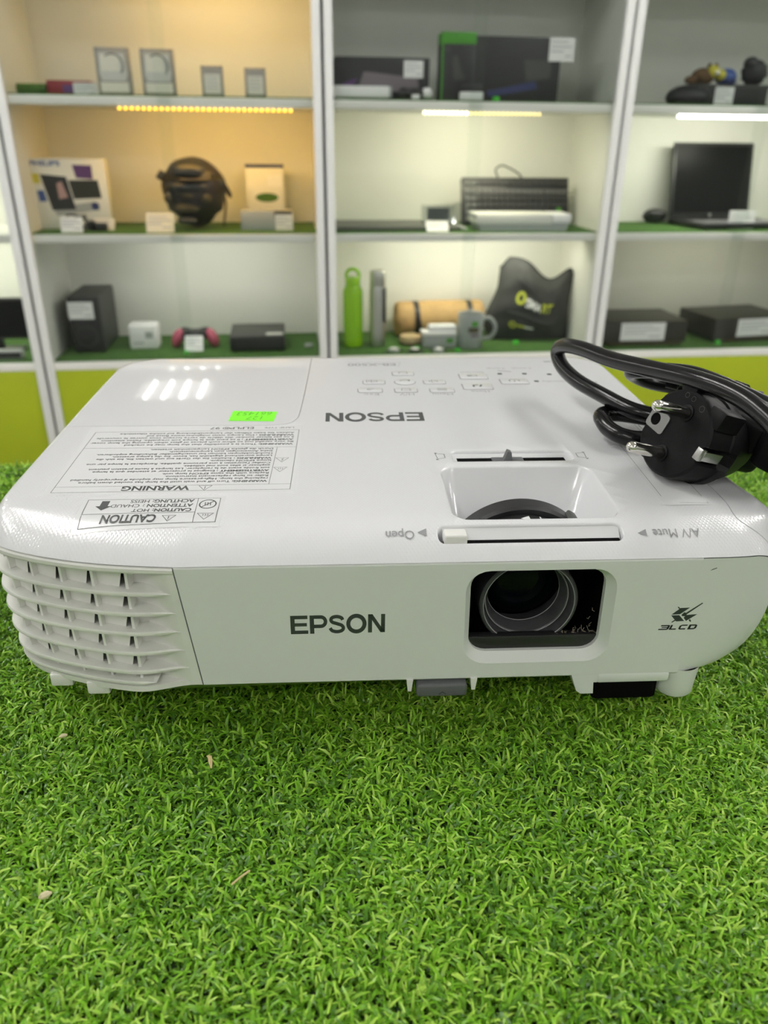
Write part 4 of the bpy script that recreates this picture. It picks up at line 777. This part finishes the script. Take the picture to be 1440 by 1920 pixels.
# --- left cabinet, top board
t = good('carton', 'small flat red carton with a purple patch lying on the top board at the left', 'carton', -0.675, 2.56, 1)
part('box', M().box(-66, 66, 0, 90, 0, 40, 1.5), 'red', t); part('print', M().box(-18, 20, -.6, 0, 6, 28), 'purple', t, 0)
stick_tag('white price tag on the small red carton at the top left', -0.625, 2.557, TOP[1], .072 * 1000, 34)
def drive(label, x, y, w_, h_, d_, lab):
    t = good('hard_drive', label, 'hard drive', x, y, 1, 0, 'hard drives standing on the top board')
    part('case', M().box(-w_ / 2, w_ / 2, 0, d_, 0, h_, 4, 3), 'hdd', t)
    F_ = FY(-.5)
    if lab == 0:
        part('cover_plate', M().prism([(-.34 * w_, .30 * h_), (.34 * w_, .30 * h_), (.40 * w_, .45 * h_), (.36 * w_, .88 * h_), (-.36 * w_, .88 * h_), (-.40 * w_, .45 * h_)], -2, 0, lambda u, v, h: (u, h, v)), 'silver', t, 30)
        part('label', M().box(-.34 * w_, .20 * w_, -2.6, -2, .50 * h_, .84 * h_), 'dlabel', t, 0); part('label', M().box(-.40 * w_, .40 * w_, -2.6, 0, .06 * h_, .27 * h_), 'dlabel', t, 0)
        part('platter_arc', M().tube([(.30 * w_ * math.cos(R(a)), -2.4, .62 * h_ + .24 * h_ * math.sin(R(a))) for a in range(-40, 130, 12)], 2, 6), 'dk', t)
    else:
        part('label', M().box(-.36 * w_, .36 * w_, -1, 0, .10 * h_, .72 * h_), 'dlabel', t, 0); m = M()
        for k in range(4): strip2d(m, [(-.28 * w_, h_ * (.62 - .12 * k)), (.26 * w_ * (1 - .2 * (k % 2)), h_ * (.62 - .12 * k))], 2.2, FY(-1.2))
        o = part('label_print', m, 'cardprint', t, 0, recalc=False); o['kind'] = 'stuff'
    for sx in (-1, 1):
        for zz_ in (.05, .95): part('screw', M().lathe([(0, -1), (2.4, -.8), (2.4, 0)], 10, Matrix.Translation((sx * .43 * w_, 0, zz_ * h_)) @ Matrix.Rotation(R(-90), 4, 'X')), 'dk', t, 0)
drive('large silver hard drive with a torn pale label, first of the row', -0.529, 2.52, 102, 128, 26, 0)
drive('large silver hard drive with pale labels, second of the row', -0.396, 2.515, 100, 127, 26, 0)
drive('small hard drive with a cream label, third of the row', -0.234, 2.50, 67, 84, 12, 1)
drive('small hard drive with a cream label, nearest the middle posts', -0.104, 2.50, 65, 80, 12, 1)
t = good('turf_roll', 'dark green rolled turf offcut in the left corner of the top board', 'turf roll', -0.80, 2.60, 1); part('roll', M().lathe([(0, -45), (16, -45), (16, 45), (0, 45)], 18, Matrix.Translation((5, 0, 16)) @ Matrix.Rotation(R(90), 4, 'Y')), 'turf', t, 40)
# --- left cabinet, middle board
t = good('shaver_carton', 'white product carton with blue lettering, dark picture and purple patch', 'carton', -0.700, 2.60, 2, 4)
part('box', M().box(-155, 90, 0, 80, 0, 214, 1.5), 'wcart', t); F_ = FY(-.4)
m = M(); fit_text(m, 'PHILIPS', -142, -48, 192, 208, F_, .03); part('lettering', m, 'blue', t, 0, recalc=False)
def pic(nm, poly, mt, h=-.3): part(nm, M().prism(poly, h, h + .25, lambda u, v, k: (u, k, v)), mt, t, 0)
pic('picture', [(-115, 168), (-35, 160), (-18, 60), (-92, 58)], 'bk', -.4); pic('picture', [(-30, 150), (62, 150), (68, 95), (-20, 92)], 'brown'); pic('picture', [(-12, 196), (48, 194), (48, 152), (-4, 156)], 'purple', -.5)
pic('picture', [(-68, 140), (-52, 146), (-38, 98), (-66, 92)], 'skin', -.6); pic('picture', [(-140, 170), (-118, 170), (-116, 140), (-138, 140)], 'yellow', -.4); pic('picture', [(-132, 118), (-110, 120), (-104, 86), (-128, 84)], 'blue', -.5); pic('picture', [(-90, 66), (40, 84), (60, 60), (-80, 40)], 'lgrey', -.35); pic('seal', [(44 + 13 * math.cos(R(a)), 70 + 13 * math.sin(R(a))) for a in range(0, 360, 30)], 'navy', -.6)
t = good('power_adapter', 'black adapter and coiled lead behind the white tag before the shaver carton', 'adapter', -0.685, 2.515, 2)
part('coil', M().tube([(-20 + (34 - .12 * i) * math.cos(i * .32), 22 + 16 * math.sin(i * .32), 4 + 44 * (.5 + .5 * math.sin(i * .21))) for i in range(70)], 2.6, 6), 'bk', t); part('body', M().box(22, 72, 4, 34, 0, 24, 4), 'bk', t); part('plug', M().lathe([(0, 0), (15, 0), (16, 4), (16, 22), (12, 30), (0, 30)], 18, Matrix.Translation((26, 4, 16)) @ Matrix.Rotation(R(-90), 4, 'X')), 'bk', t)
tag('white price tag in front of the black adapter, lower left of the shaver carton', -0.712, 2.478, 2, 68, 46)
tag('cream price tag at the right foot of the shaver carton', -0.628, 2.555, 2, 66, 36, 'cream')
t = good('padded_helmet', 'round black padded helmet with olive face pads and a hanging strap', 'helmet', -0.327, 2.59, 2, 0, None, .005)
def hsh(p):
    x, y, z = p; 
    if z > 70: z = 70 + (z - 70) * .86
    if z < -60: x *= .80; y *= .85
    return (x * (1 + .05 * math.sin(z * .05)), y, z)
part('shell', M().ball((0, 0, 112), (104, 92, 112), 30, 18, hsh), 'brownblk', t, 60)
part('crown_pad', M().ball((-8, -8, 172), (74, 84, 44), 24, 10), 'bk', t, 60); part('brow_pad', M().ball((-10, -62, 128), (74, 34, 22), 24, 10), 'bk', t, 60); part('brow_band', M().tube([(-96 + i * 9.6, -30 - 62 * math.sin(math.pi * i / 20), 150) for i in range(21)], 7, 8), 'brownblk', t)
for x, z, a, b, mt in ((-12, 104, 28, 12, 'olive'), (-20, 66, 44, 16, 'olive'), (-24, 28, 34, 12, 'dk'), (-78, 96, 16, 18, 'olive'), (40, 96, 22, 18, 'olive')): part('face_pad', M().ball((x, -76 + abs(x) * .2, z), (a, 22, b), 16, 8), mt, t, 60)
part('strap', M().tube([(84, -20, 150), (98, -30, 140), (108, -32, 122), (116, -30, 104), (118, -26, 96)], [6, 7, 8, 8, 4], 8), 'bk', t); part('strap', M().tube([(96, 10, 110), (100, 0, 70), (92, -4, 26), (88, -4, 4)], 4, 6), 'olive', t)
part('buckle', M().box(84, 100, -48, -34, 132, 152, 3), 'dk', t); part('rivet', M().ball((70, -66, 166), (6, 4, 6), 12, 8), 'dk', t)
part('side_clip', M().box(-112, -92, -30, -14, 148, 178, 4, 2, Matrix.Translation((-102, 0, 163)) @ Matrix.Rotation(R(35), 4, 'Y') @ Matrix.Translation((102, 0, -163))), 'dk', t)
tag('cream price tag leaning before the black helmet', -0.435, 2.475, 2, 88, 58, 'cream')
t = good('lidded_carton', 'tall cream carton with a navy top edge and dark oval on its front', 'carton', -0.095, 2.70, 2)
part('box', M().box(-66, 64, 0, 70, 0, 196, 2), 'wcart', t); part('lid', M().box(-67, 65, -1, 71, 187, 197, 1), 'navy', t); part('oval', M().prism([(4 + 40 * math.cos(R(a)), 92 + 15 * math.sin(R(a))) for a in range(0, 360, 15)], -.6, 0, lambda u, v, h: (u, h, v)), 'turf', t, 0); part('label', M().box(8, 60, -.7, 0, 128, 166), 'card', t, 0)
t = good('flat_carton', 'low grey carton with a dark printed corner in front of the cream carton', 'carton', -0.093, 2.535, 2); part('box', M().box(-86, 88, 0, 60, 0, 62, 2), 'lgrey', t); part('print', M().box(26, 84, -.5, 0, 40, 60), 'bk', t, 0)
stick_tag('white price tag on the right of the low grey carton', -0.035, 2.533, TOP[2], 58, 50)
# --- left cabinet, bottom board
t = good('speaker', 'tall black speaker box in the bottom left of the cabinet', 'speaker', -0.735, 2.56, 3, 0)
part('cabinet', M().box(-55, 55, 0, 250, 6, 196, 8, 3), 'dk', t); part('front', M().box(-51, 51, -3, 0, 10, 192, 1), 'bk', t)
for x in (-40, 40):
    for y in (20, 220): part('foot', M().lathe([(0, 0), (8, 0), (8, 6), (0, 6)], 12, Matrix.Translation((x, y, 0))), 'bk', t)
part('grille_ring', M().tube([(34 * math.cos(R(a)), -4, 60 + 34 * math.sin(R(a))) for a in range(0, 360, 15)], 3, 6, True), 'dk', t)
stick_tag('white price tag on the front of the tall black speaker', -0.745, 2.556, TOP[3] + .120, 84, 58)
t = good('small_white_carton', 'small white cube carton between the speaker and the pink game controller', 'carton', -0.555, 2.60, 3); part('box', M().box(-50, 50, 0, 80, 0, 86, 7, 3), 'card', t); part('print', M().box(8, 34, -.5, 0, 40, 62), 'lgrey', t, 0); part('print', M().box(-36, 0, -.5, 0, 20, 26), 'cardprint', t, 0)
t = good('game_controller', 'black and pink game controller on the bottom board', 'game controller', -0.375, 2.63, 3)
part('body', M().ball((0, 0, 44), (58, 30, 22), 24, 12), 'bk', t, 60)
for sx in (-1, 1):
    part('grip', M().ball((sx * 62, -8, 34), (20, 26, 36), 18, 12, None, Matrix.Rotation(R(sx * -24), 4, 'Y')), 'pink', t, 60); part('grip_back', M().ball((sx * 70, -2, 12), (14, 20, 13), 14, 8), 'bk', t, 60)
    part('stick', M().lathe([(0, 0), (7, 0), (7, 6), (10, 8), (10, 12), (0, 13)], 16, Matrix.Translation((sx * 24, -18, 56)) @ Matrix.Rotation(R(30), 4, 'X')), 'dk', t)
    part('shoulder_button', M().ball((sx * 36, 18, 60), (20, 9, 8), 14, 8), 'dk', t, 60)
tag('white price tag leaning before the pink game controller', -0.376, 2.56, 3, 64, 48, lean=35)
dot('green price dot under the tag of the pink game controller', -0.400, 2.53, 3, 8)
t = good('set_top_box', 'flat black set-top box near the middle posts on the bottom board', 'set-top box', -0.149, 2.53, 3); part('case', M().box(-98, 98, 0, 210, 5, 58, 5, 3), 'dk', t); part('front', M().box(-96, 96, -2, 0, 8, 50, 1), 'bk', t)
for x in (-80, 80):
    for y in (16, 190): part('foot', M().lathe([(0, 0), (7, 0), (7, 5), (0, 5)], 10, Matrix.Translation((x, y, 0))), 'bk', t)
part('label', M().box(32, 92, 10, 46, 57.8, 58.8), 'silver', t, 0)
t = good('puck', 'small silver puck on the bottom board beside the middle posts', 'puck', 0.035, 2.60, 3); part('body', M().lathe([(0, 0), (14, 0), (16, 3), (15, 9), (0, 11)], 20), 'lgrey', t, 40)
# --- middle cabinet, top board
t = good('console_carton', 'long black game console carton with a pale console picture', 'carton', 0.294, 2.53, 1)
part('box', M().box(-150, 150, 0, 110, 0, 118, 2), 'bk2', t)
pic('picture', [(-82, 22), (-60, 78), (112, 62), (118, 24)], 'lilac', -.5); pic('picture', [(-130, 30), (-90, 42), (-80, 60), (-126, 44)], 'purple', -.4); part('emblem', M().tube([(-126 + 9 * math.cos(R(a)), -.6, 96 + 9 * math.sin(R(a))) for a in range(0, 360, 30)], 1.2, 5, True), 'dk', t)
t = good('white_console', 'long white console lying before the long black carton', 'console', 0.245, 2.482, 1); part('body', M().box(-112, 66, 0, 40, 2, 36, 6, 3), 'card', t); part('end_cap', M().box(66, 74, 2, 38, 3, 35, 3), 'lgrey', t)
t = good('white_controller', 'white game controller with a black middle beside the white console', 'game controller', 0.395, 2.50, 1)
part('body', M().ball((0, 0, 20), (34, 24, 14), 20, 10), 'bk', t, 60)
for sx, mt in ((-1, 'bk'), (1, 'card')): part('grip', M().ball((sx * 36, -2, 18), (20, 20, 17), 16, 10), mt, t, 60)
part('label', M().box(-14, 10, -26, -23, 2, 14), 'card', t, 0)
stick_tag('grey price tag on the right end of the long black carton', 0.392, 2.528, TOP[1] + .062, 62, 48)
t = good('green_top_carton', 'black game carton with a bright green top band', 'carton', 0.532, 2.505, 1); part('box', M().box(-54, 54, 0, 80, 0, 156, 1.5), 'bk2', t); part('top_band', M().box(-54.6, 54.6, -.6, 80.6, 156, 188, 1.5), 'green', t); part('edge', M().box(-54.8, -50, -.8, 0, 0, 156), 'green', t, 0)
pic('picture', [(-20, 120), (-6, 126), (10, 80), (24, 60), (-14, 58)], 'dk', -.5); pic('picture', [(-44, 146), (-30, 146), (-30, 136), (-44, 136)], 'dk', -.5)
t = good('large_black_carton', 'large black carton with dark print behind the green-topped carton', 'carton', 0.736, 2.55, 1); part('box', M().box(-146, 140, 0, 120, 0, 184, 2), 'bk2', t); pic('picture', [(-100, 30), (60, 60), (70, 40), (-90, 14)], 'navy', -.5); pic('picture', [(20, 120), (110, 120), (110, 70), (30, 60)], 'dk', -.5)
stick_tag('white price tag on the upper right corner of the large black carton', 0.876, 2.547, TOP[1] + .118, 84, 66)
t = good('headset_case', 'small white and black case before the green-topped carton', 'case', 0.573, 2.478, 1); part('tray', M().box(-37, 37, 0, 22, 0, 24, 4, 3), 'card', t); part('lid', M().box(-35, 35, 2, 20, 24, 44, 6, 3), 'bk', t)
dot('green price dot beside the small white case on the top board', 0.655, 2.49, 1, 11)
# --- middle cabinet, middle board
t = good('drawing_tablet', 'flat slate grey tablet with a pale frame lying on the board', 'tablet', 0.345, 2.50, 2); part('slab', M().box(-205, 130, 0, 250, 0, 14, 4, 2), 'gum', t); part('frame_strip', M().box(136, 152, 0, 250, 0, 12, 2), 'lgrey', t); part('side_pad', M().box(158, 222, 0, 250, 0, 12, 4), 'gum', t); part('frame_strip', M().box(226, 240, 0, 250, 0, 10, 2), 'lgrey', t)
t = good('card_stand', 'clear acrylic card stand with a faint card behind the slate tablet', 'card stand', 0.505, 2.60, 2, 0, None, .014); part('holder', M().box(-60, 60, 0, 3, 0, 62, 1, 1, Matrix.Rotation(R(-15), 4, 'X')), 'acryl', t); part('card', M().box(-40, 40, 3.6, 4.4, 14, 54, 0, 1, Matrix.Rotation(R(-15), 4, 'X')), 'lgrey', t, 0)
tag('white price tag at the front edge before the slate tablet', 0.480, 2.476, 2, 76, 30, lean=50)
t = good('black_keyboard', 'black keyboard leaning upright with rows of dark keys', 'keyboard', 0.800, 2.655, 2, 0, None, .009); KM = Matrix.Rotation(R(-18), 4, 'X') @ Matrix.Rotation(R(90), 4, 'X')
part('case', M().box(-198, 198, 0, 160, -24, 0, 4, 2, KM), 'bk', t)
km = mesh_from('key', M().add([(-9.5, 0, 0), (9.5, 0, 0), (9.5, 19, 0), (-9.5, 19, 0), (-7.5, 2.5, 7), (7.5, 2.5, 7), (7.5, 17, 7), (-7.5, 17, 7)], [(4, 5, 6, 7), (0, 1, 5, 4), (1, 2, 6, 5), (2, 3, 7, 6), (3, 0, 4, 7)]), 0); km.materials.append(MT['key']); km2 = km.copy(); km2.materials.clear(); km2.materials.append(MT['keyg'])
for r_ in range(6):
    for c_ in range(18):
        if r_ == 0 and 4 <= c_ <= 8: continue
        o = link('key', km2 if (c_ < 2 or r_ == 4) else km, t); mm = KM @ Matrix.Translation((-178 + c_ * 20.9 + (0 if c_ < 14 else 3), 8 + r_ * 23 + (6 if r_ == 5 else 0), 0)); mm.translation *= .001; o.matrix_local = mm
part('space_bar', M().box(-92, 8, 9, 26, 0, 7, 1.5, 1, KM), 'key', t); part('price_dot', M().box(150, 166, 40, 54, 7, 7.6, 0, 1, KM), 'green', t, 0)
part('cable', M().tube(catmull([(-60, 70, 150), (-70, 72, 176), (-50, 72, 190), (-20, 72, 182), (20, 70, 160), (30, 66, 140)], 6), 3, 8), 'dk', t)
t = good('keyboard_carton', 'long white keyboard carton with a grey right end before the black keyboard', 'carton', 0.778, 2.485, 2); part('tray', M().add([(-150, 0, 0), (152, 0, 0), (170, 0, 52), (-170, 0, 52), (-150, 120, 0), (152, 120, 0), (170, 120, 52), (-170, 120, 52)], [(0, 1, 2, 3), (7, 6, 5, 4), (0, 4, 5, 1), (1, 5, 6, 2), (2, 6, 7, 3), (3, 7, 4, 0)]), 'lgrey', t, 0); part('lid', M().box(-166, 100, -2, 118, 22, 56, 5), 'wcart', t); part('end_panel', M().box(101, 168, -1.5, 118, 26, 55, 4), 'card', t)
# --- middle cabinet, bottom board
t = good('green_bottle', 'lime green drinks bottle with a loop cap', 'bottle', 0.200, 2.60, 3)
part('body', M().lathe([(0, 0), (32, 0), (35, 4), (36, 12), (36, 190), (34, 204), (27, 216), (25, 222)], 32), 'bottle', t, 40); part('cap', M().lathe([(25, 218), (27, 220), (27, 244), (24, 248), (0, 248)], 28), 'bottle', t, 40)
part('loop', M().tube([(22 * math.cos(R(a)) * 1.05, 0, 252 + 22 * math.sin(R(a))) for a in range(-25, 206, 11)], 6.5, 8), 'bottle', t)
t = good('steel_flask', 'slim steel flask standing beside the lime green bottle', 'flask', 0.290, 2.60, 3); part('body', M().lathe([(0, 0), (27, 0), (30, 3), (30, 205), (27, 214)], 32), 'steel', t, 40); part('lid', M().lathe([(27.5, 214), (28.5, 216), (28.5, 262), (26, 268), (0, 268)], 32), 'steel', t, 30); part('clip', M().box(20, 28, -29, -22, 90, 214, 2), 'dk', t)
t = good('rolled_blanket', 'rolled tan blanket held by two dark straps', 'blanket', 0.545, 2.74, 3, 3, None, .002); RX = Matrix.Rotation(R(90), 4, 'Y')
part('roll', M().lathe([(0, -172), (18, -174), (20, -168), (40, -172), (42, -166), (58, -170), (65, -160), (66, -120), (63, -96), (66, -70), (67, 0), (66, 90), (63, 112), (66, 136), (64, 166), (50, 174), (0, 172)], 36, Matrix.Translation((0, 0, 66)) @ RX), 'tan', t, 40)
for x in (-96, 112): part('strap', M().lathe([(65, -10), (67, -10), (67, 10), (65, 10)], 36, Matrix.Translation((x, 0, 66)) @ RX), 'bk', t, 30)
part('strap', M().tube([(-92, -66, 80), (-84, -70, 40), (-66, -74, 4), (-50, -80, 2)], 7, 8), 'bk', t)
t = good('wooden_lid', 'round wooden box lying before the rolled tan blanket', 'wooden box', 0.418, 2.61, 3); part('body', M().lathe([(0, 0), (38, 0), (42, 5), (42, 28), (40, 32), (0, 33)], 32), 'wood', t, 40); part('base_ring', M().lathe([(43, 2), (44, 6), (43, 10)], 32), 'olive', t, 40)
t = good('white_tin', 'white box carrying a smaller lid, before the tan blanket', 'box', 0.514, 2.53, 3); part('body', M().box(-62, 62, 0, 60, 0, 48, 5, 3), 'lgrey', t); part('lid', M().box(-66, 62, -3, 62, 48, 60, 3), 'card', t); part('top_box', M().box(-40, 62, 6, 54, 60, 80, 3), 'card', t); part('green_sticker', M().box(24, 48, -.8, 0, 20, 36), 'green', t, 0)
t = good('mug', 'grey ceramic mug with a green print and round handle', 'mug', 0.628, 2.545, 3)
part('body', M().lathe([(0, 0), (42, 0), (45, 4), (47, 60), (48, 122), (46.5, 124), (44, 122), (42, 20), (0, 8)], 36), 'mug', t, 40); part('handle', M().tube(catmull([(44, -4, 104), (68, -6, 106), (88, -8, 84), (90, -8, 60), (74, -6, 36), (44, -4, 32)], 6), 7.5, 10), 'mug', t)
CY = lambda u, v: (47.6 * math.sin(u / 47.6), -47.6 * math.cos(u / 47.6), v); 
def cyl_patch(nm, u0, u1, v0, v1, mt, parent): part(nm, M().add([CY(u0 + (u1 - u0) * i / 8, v) for i in range(9) for v in (v0, v1)], [(2 * i, 2 * i + 2, 2 * i + 3, 2 * i + 1) for i in range(8)]), mt, parent, 60)
cyl_patch('green_print', -6, 18, 84, 104, 'green', t); cyl_patch('olive_print', -18, 22, 62, 80, 'olive', t); cyl_patch('lilac_print', -8, 24, 46, 58, 'lilac', t)
t = good('cloth_bag', 'charcoal cloth bag with peaked corners and a lime and white print', 'bag', 0.872, 2.66, 3)
BL_ = lambda v: -172 + 40 * sm(.25, .8, v) + 14 * v + 40 * (1 - sm(0, .25, v)) * .6; BR_ = lambda v: 172 - 8 * math.sin(v * 3.1)
def bag_pt(u, v, s_):
    xl, xr = BL_(v), BR_(v); x = xl + (xr - xl) * u; zt_ = 300 - 78 * math.exp(-((u - .66) / .24) ** 2) - 22 * sm(.55, 1, u) - 90 * (1 - sm(0, .14, u)) * .4 - 40 * sm(.94, 1, u)
    b_ = (math.sin(math.pi * min(max(u, 0), 1)) ** .5) * (math.sin(math.pi * min(v * .93 + .07, 1)) ** .6); wr = 5 * math.sin(u * 17 + v * 9) + 4 * math.sin(v * 21 - u * 6)
    return (x, (-62 * b_ - wr * b_) if s_ < 0 else 34 * b_, 2 + zt_ * v)
m = M(); NU, NV_ = 28, 22
for s_ in (-1, 1): m.add([bag_pt(i / NU, j / NV_, s_) for j in range(NV_ + 1) for i in range(NU + 1)], [(j * (NU + 1) + i, j * (NU + 1) + i + 1, (j + 1) * (NU + 1) + i + 1, (j + 1) * (NU + 1) + i) for j in range(NV_) for i in range(NU)])
part('body', m, 'bag', t, 60); part('hem', M().tube([bag_pt(i / 40, 1, 1) for i in range(41)], 5, 8), 'bk', t); part('pocket_edge', M().tube([(lambda p: (p[0], p[1] - 2, p[2]))(bag_pt(.22 + .72 * i / 30, .78 - .14 * math.sin(math.pi * i / 30), -1)) for i in range(31)], 3, 6), 'bk', t); part('fold', M().tube([(lambda p: (p[0], p[1] - 2, p[2]))(bag_pt(.22 + .6 * i / 20, .38 - .10 * i / 20, -1)) for i in range(21)], [2 + 7 * math.sin(math.pi * i / 20) for i in range(21)], 8), 'bag', t)
BF = lambda u0, v0: (lambda u, v: (lambda p: (p[0], p[1] - 4, p[2]))(bag_pt((u + 172) / 344, v / 300, -1)))
m = M(); strip2d(m, [(-62 + 15 * math.cos(R(a)), 168 + 18 * math.sin(R(a))) for a in range(0, 360, 24)], 11, BF(0, 0), True); fit_text(m, 'RT', 30, 78, 142, 186, BF(0, 0), .035); part('lime_print', m, 'lime2', t, 0, recalc=False)
m = M(); fit_text(m, 'SMA', -38, 26, 140, 176, BF(0, 0), .035); part('white_print', m, 'card', t, 0, recalc=False)
m = M(); strip2d(m, [(-70 + 10 * math.cos(R(a)), 66 + 10 * math.sin(R(a))) for a in range(0, 360, 36)], 6, BF(0, 0), True); strip2d(m, [(-48, 64), (-24, 62)], 9, BF(0, 0)); part('lime_print', m, 'lime2', t, 0, recalc=False); m = M(); strip2d(m, [(-20, 60), (10, 58)], 8, BF(0, 0)); part('white_print', m, 'card', t, 0, recalc=False)
dot('green price dot standing before the charcoal bag', 0.800, 2.53, 3, 10, 'dot', .012)
dot('green price dot at the foot of the grey mug', 0.572, 2.485, 3, 9); dot('green price dot beside the round wooden box', 0.430, 2.53, 3, 11, 'green')
for lab, x, y, mt in (('pale green watch puck at the left of the small goods', 0.340, 2.50, 'lgrey'), ('dark watch lying beside the pale green puck', 0.415, 2.49, 'dk'), ('pale watch lying below the white box', 0.50, 2.485, 'lgrey')):
    t = good('watch', lab, 'watch', x, y, 3); part('case', M().lathe([(0, 0), (18, 0), (20, 3), (19, 10), (0, 12)], 20), mt, t, 40); part('band', M().box(-34, -18, -7, 7, 0, 5, 2).box(18, 34, -7, 7, 0, 5, 2), 'dk', t); part('face', M().lathe([(0, 12.4), (13, 12.2), (14, 11.4)], 18), 'card', t, 0)
# --- right cabinet
t = good('dark_hat', 'dark cap lying at the left of the top board under the toys', 'cap', 1.330, 2.55, 1); part('crown', M().ball((0, 0, 22), (76, 62, 38), 24, 12, lambda p: (p.x, p.y, max(p.z, -22))), 'bk2', t, 60); part('brim', M().ball((-10, -52, 8), (58, 34, 6), 20, 8), 'bk', t, 60)
t = good('dark_carton', 'low dark carton behind the cap, carrying the toys', 'carton', 1.51, 2.60, 1); part('box', M().box(-130, 130, 0, 160, 0, 62, 3), 'bk', t); part('lid', M().box(-132, 132, -2, 162, 54, 66, 2), 'dk', t)
t = good('plush_toy', 'brown and yellow plush toy on the dark carton', 'toy', 1.425, 2.66, 1, 0, None, .066); part('body', M().ball((0, 0, 26), (42, 30, 27), 18, 10), 'toyb', t, 60); part('head', M().ball((26, -14, 40), (22, 20, 20), 16, 10), 'yellow', t, 60); part('arm', M().ball((-44, -8, 14), (26, 14, 14), 14, 8), 'toyb', t, 60)
for sx in (-1, 1): part('ear', M().ball((26 + sx * 12, -8, 58), (8, 6, 9), 10, 8), 'toyb', t, 60)
part('muzzle', M().ball((34, -32, 36), (9, 7, 7), 12, 8), 'card', t, 60)
t = good('plush_toy', 'blue and yellow plush toy beside the brown one on the dark carton', 'toy', 1.508, 2.66, 1, 0, None, .066); part('body', M().ball((0, 0, 26), (38, 30, 27), 18, 10), 'blue', t, 60); part('scarf', M().ball((-28, -18, 30), (18, 16, 18), 14, 8), 'yellow', t, 60); part('foot', M().ball((6, -26, 9), (22, 14, 9), 14, 8), 'navy', t, 60)
t = good('plush_toy', 'black shaggy toy at the far right of the dark carton', 'toy', 1.61, 2.66, 1, 0, None, .066); part('body', M().ball((0, 0, 40), (46, 34, 40), 18, 12, lambda p: (p.x + 4 * math.sin(p.z * .4), p.y, p.z + 3 * math.sin(p.x * .5))), 'bk2', t, 60); part('head', M().ball((-24, -12, 66), (26, 22, 22), 16, 10), 'bk2', t, 60)
stick_tag('white price tag on the dark carton under the toys', 1.480, 2.596, TOP[1], 68, 58)
t = good('laptop', 'open black laptop with a silver palm rest', 'laptop', 1.600, 2.570, 2, 7)
part('base', M().box(-172, 172, -60, 172, 4, 22, 5, 2), 'bk', t); part('palm_rest', M().box(-167, 167, -58, 60, 21.5, 24, .8), 'lpgrey', t); LMX = Matrix.Translation((0, 168, 22)) @ Matrix.Rotation(R(-10), 4, 'X')
sc_ = part('screen', M().box(-170, 170, -5, 4, 2, 262, 4, 2, LMX), 'bk', t); part('panel', M().box(-158, 158, -6, -5, 18, 250, 0, 1, LMX), 'screen', t, 0); part('emblem', M().lathe([(0, 0), (5, 0)], 14, LMX @ Matrix.Translation((0, -6.2, 10)) @ Matrix.Rotation(R(90), 4, 'X')), 'lgrey', t, 0)
kk = M()
for r_ in range(5):
    for c_ in range(14): kk.box(-160 + c_ * 23, -141 + c_ * 23, 68 + r_ * 20, 84 + r_ * 20, 22, 25)
o = part('keys', kk, 'key', t, 0); o['kind'] = 'stuff'
for x in (-150, 150):
    for y in (-40, 155): part('foot', M().lathe([(0, 0), (8, 0), (8, 4), (0, 4)], 10, Matrix.Translation((x, y, 0))), 'bk', t)
t = good('black_pouch', 'small black pouch behind the left corner of the open laptop', 'pouch', 1.372, 2.76, 2); part('body', M().ball((0, 0, 26), (46, 34, 27), 20, 12, lambda p: (p.x, p.y, max(p.z, -24))), 'bk2', t, 60); part('flap', M().ball((0, -22, 34), (40, 14, 16), 16, 8), 'bk', t, 60)
stick_tag('white price tag standing on the palm rest edge of the open laptop', 1.590, 2.522, TOP[2], 100, 64)
def player(label, x, y, rz, taglab, tx):
    t = good('media_player', label, 'media player', x, y, 3, rz, 'brown-black cases on the bottom board'); part('case', M().box(-165, 165, 0, 235, 14, 92, 3), 'brown', t); part('front', M().box(-163, 163, -3, 0, 16, 88, 1), 'brown', t); part('plinth', M().box(-140, 150, -4, 225, 6, 14, 1), 'olive', t)
    for a in (-120, 120):
        for b in (20, 215): part('foot', M().lathe([(0, 0), (12, 0), (12, 6), (0, 6)], 12, Matrix.Translation((a, b, 0))), 'bk', t)
    c_, s_ = math.cos(R(rz)), math.sin(R(rz)); stick_tag(taglab, x + tx * c_ + .004 * s_, y + tx * s_ - .0045 * c_, TOP[3] + .022, 172, 66, 'card', rz)
player('flat brown-black media player beside the right pair of posts', 1.285, 2.505, 0, 'wide white price tag on the media player beside the right posts', -.010)
player('flat brown-black media player at the right edge with its side turned to view', 1.735, 2.545, 8, 'wide white price tag on the media player at the right edge', .015)
dot('green price dot between the two brown-black media players', 1.590, 2.52, 3, 11)
# --- cabinet at the far left
t = good('black_monitor', 'black monitor partly cut off at the left edge of the view', 'monitor', -1.04, 2.60, 3); part('panel', M().box(-160, 100, 0, 24, 46, 186, 4), 'bk', t); part('screen', M().box(-152, 92, -1, 0, 54, 178), 'screen', t, 0); part('foot', M().box(-80, 60, -40, 70, 0, 8, 3), 'bk', t); part('neck', M().box(-30, 0, 10, 30, 8, 60, 2), 'bk', t)
t = good('silver_box', 'low silver device under the black monitor at the left edge', 'device', -0.985, 2.49, 3); part('case', M().box(-60, 40, 0, 40, 0, 30, 4), 'lgrey', t); part('front', M().box(-56, 36, -1, 0, 6, 24), 'bk', t, 0)
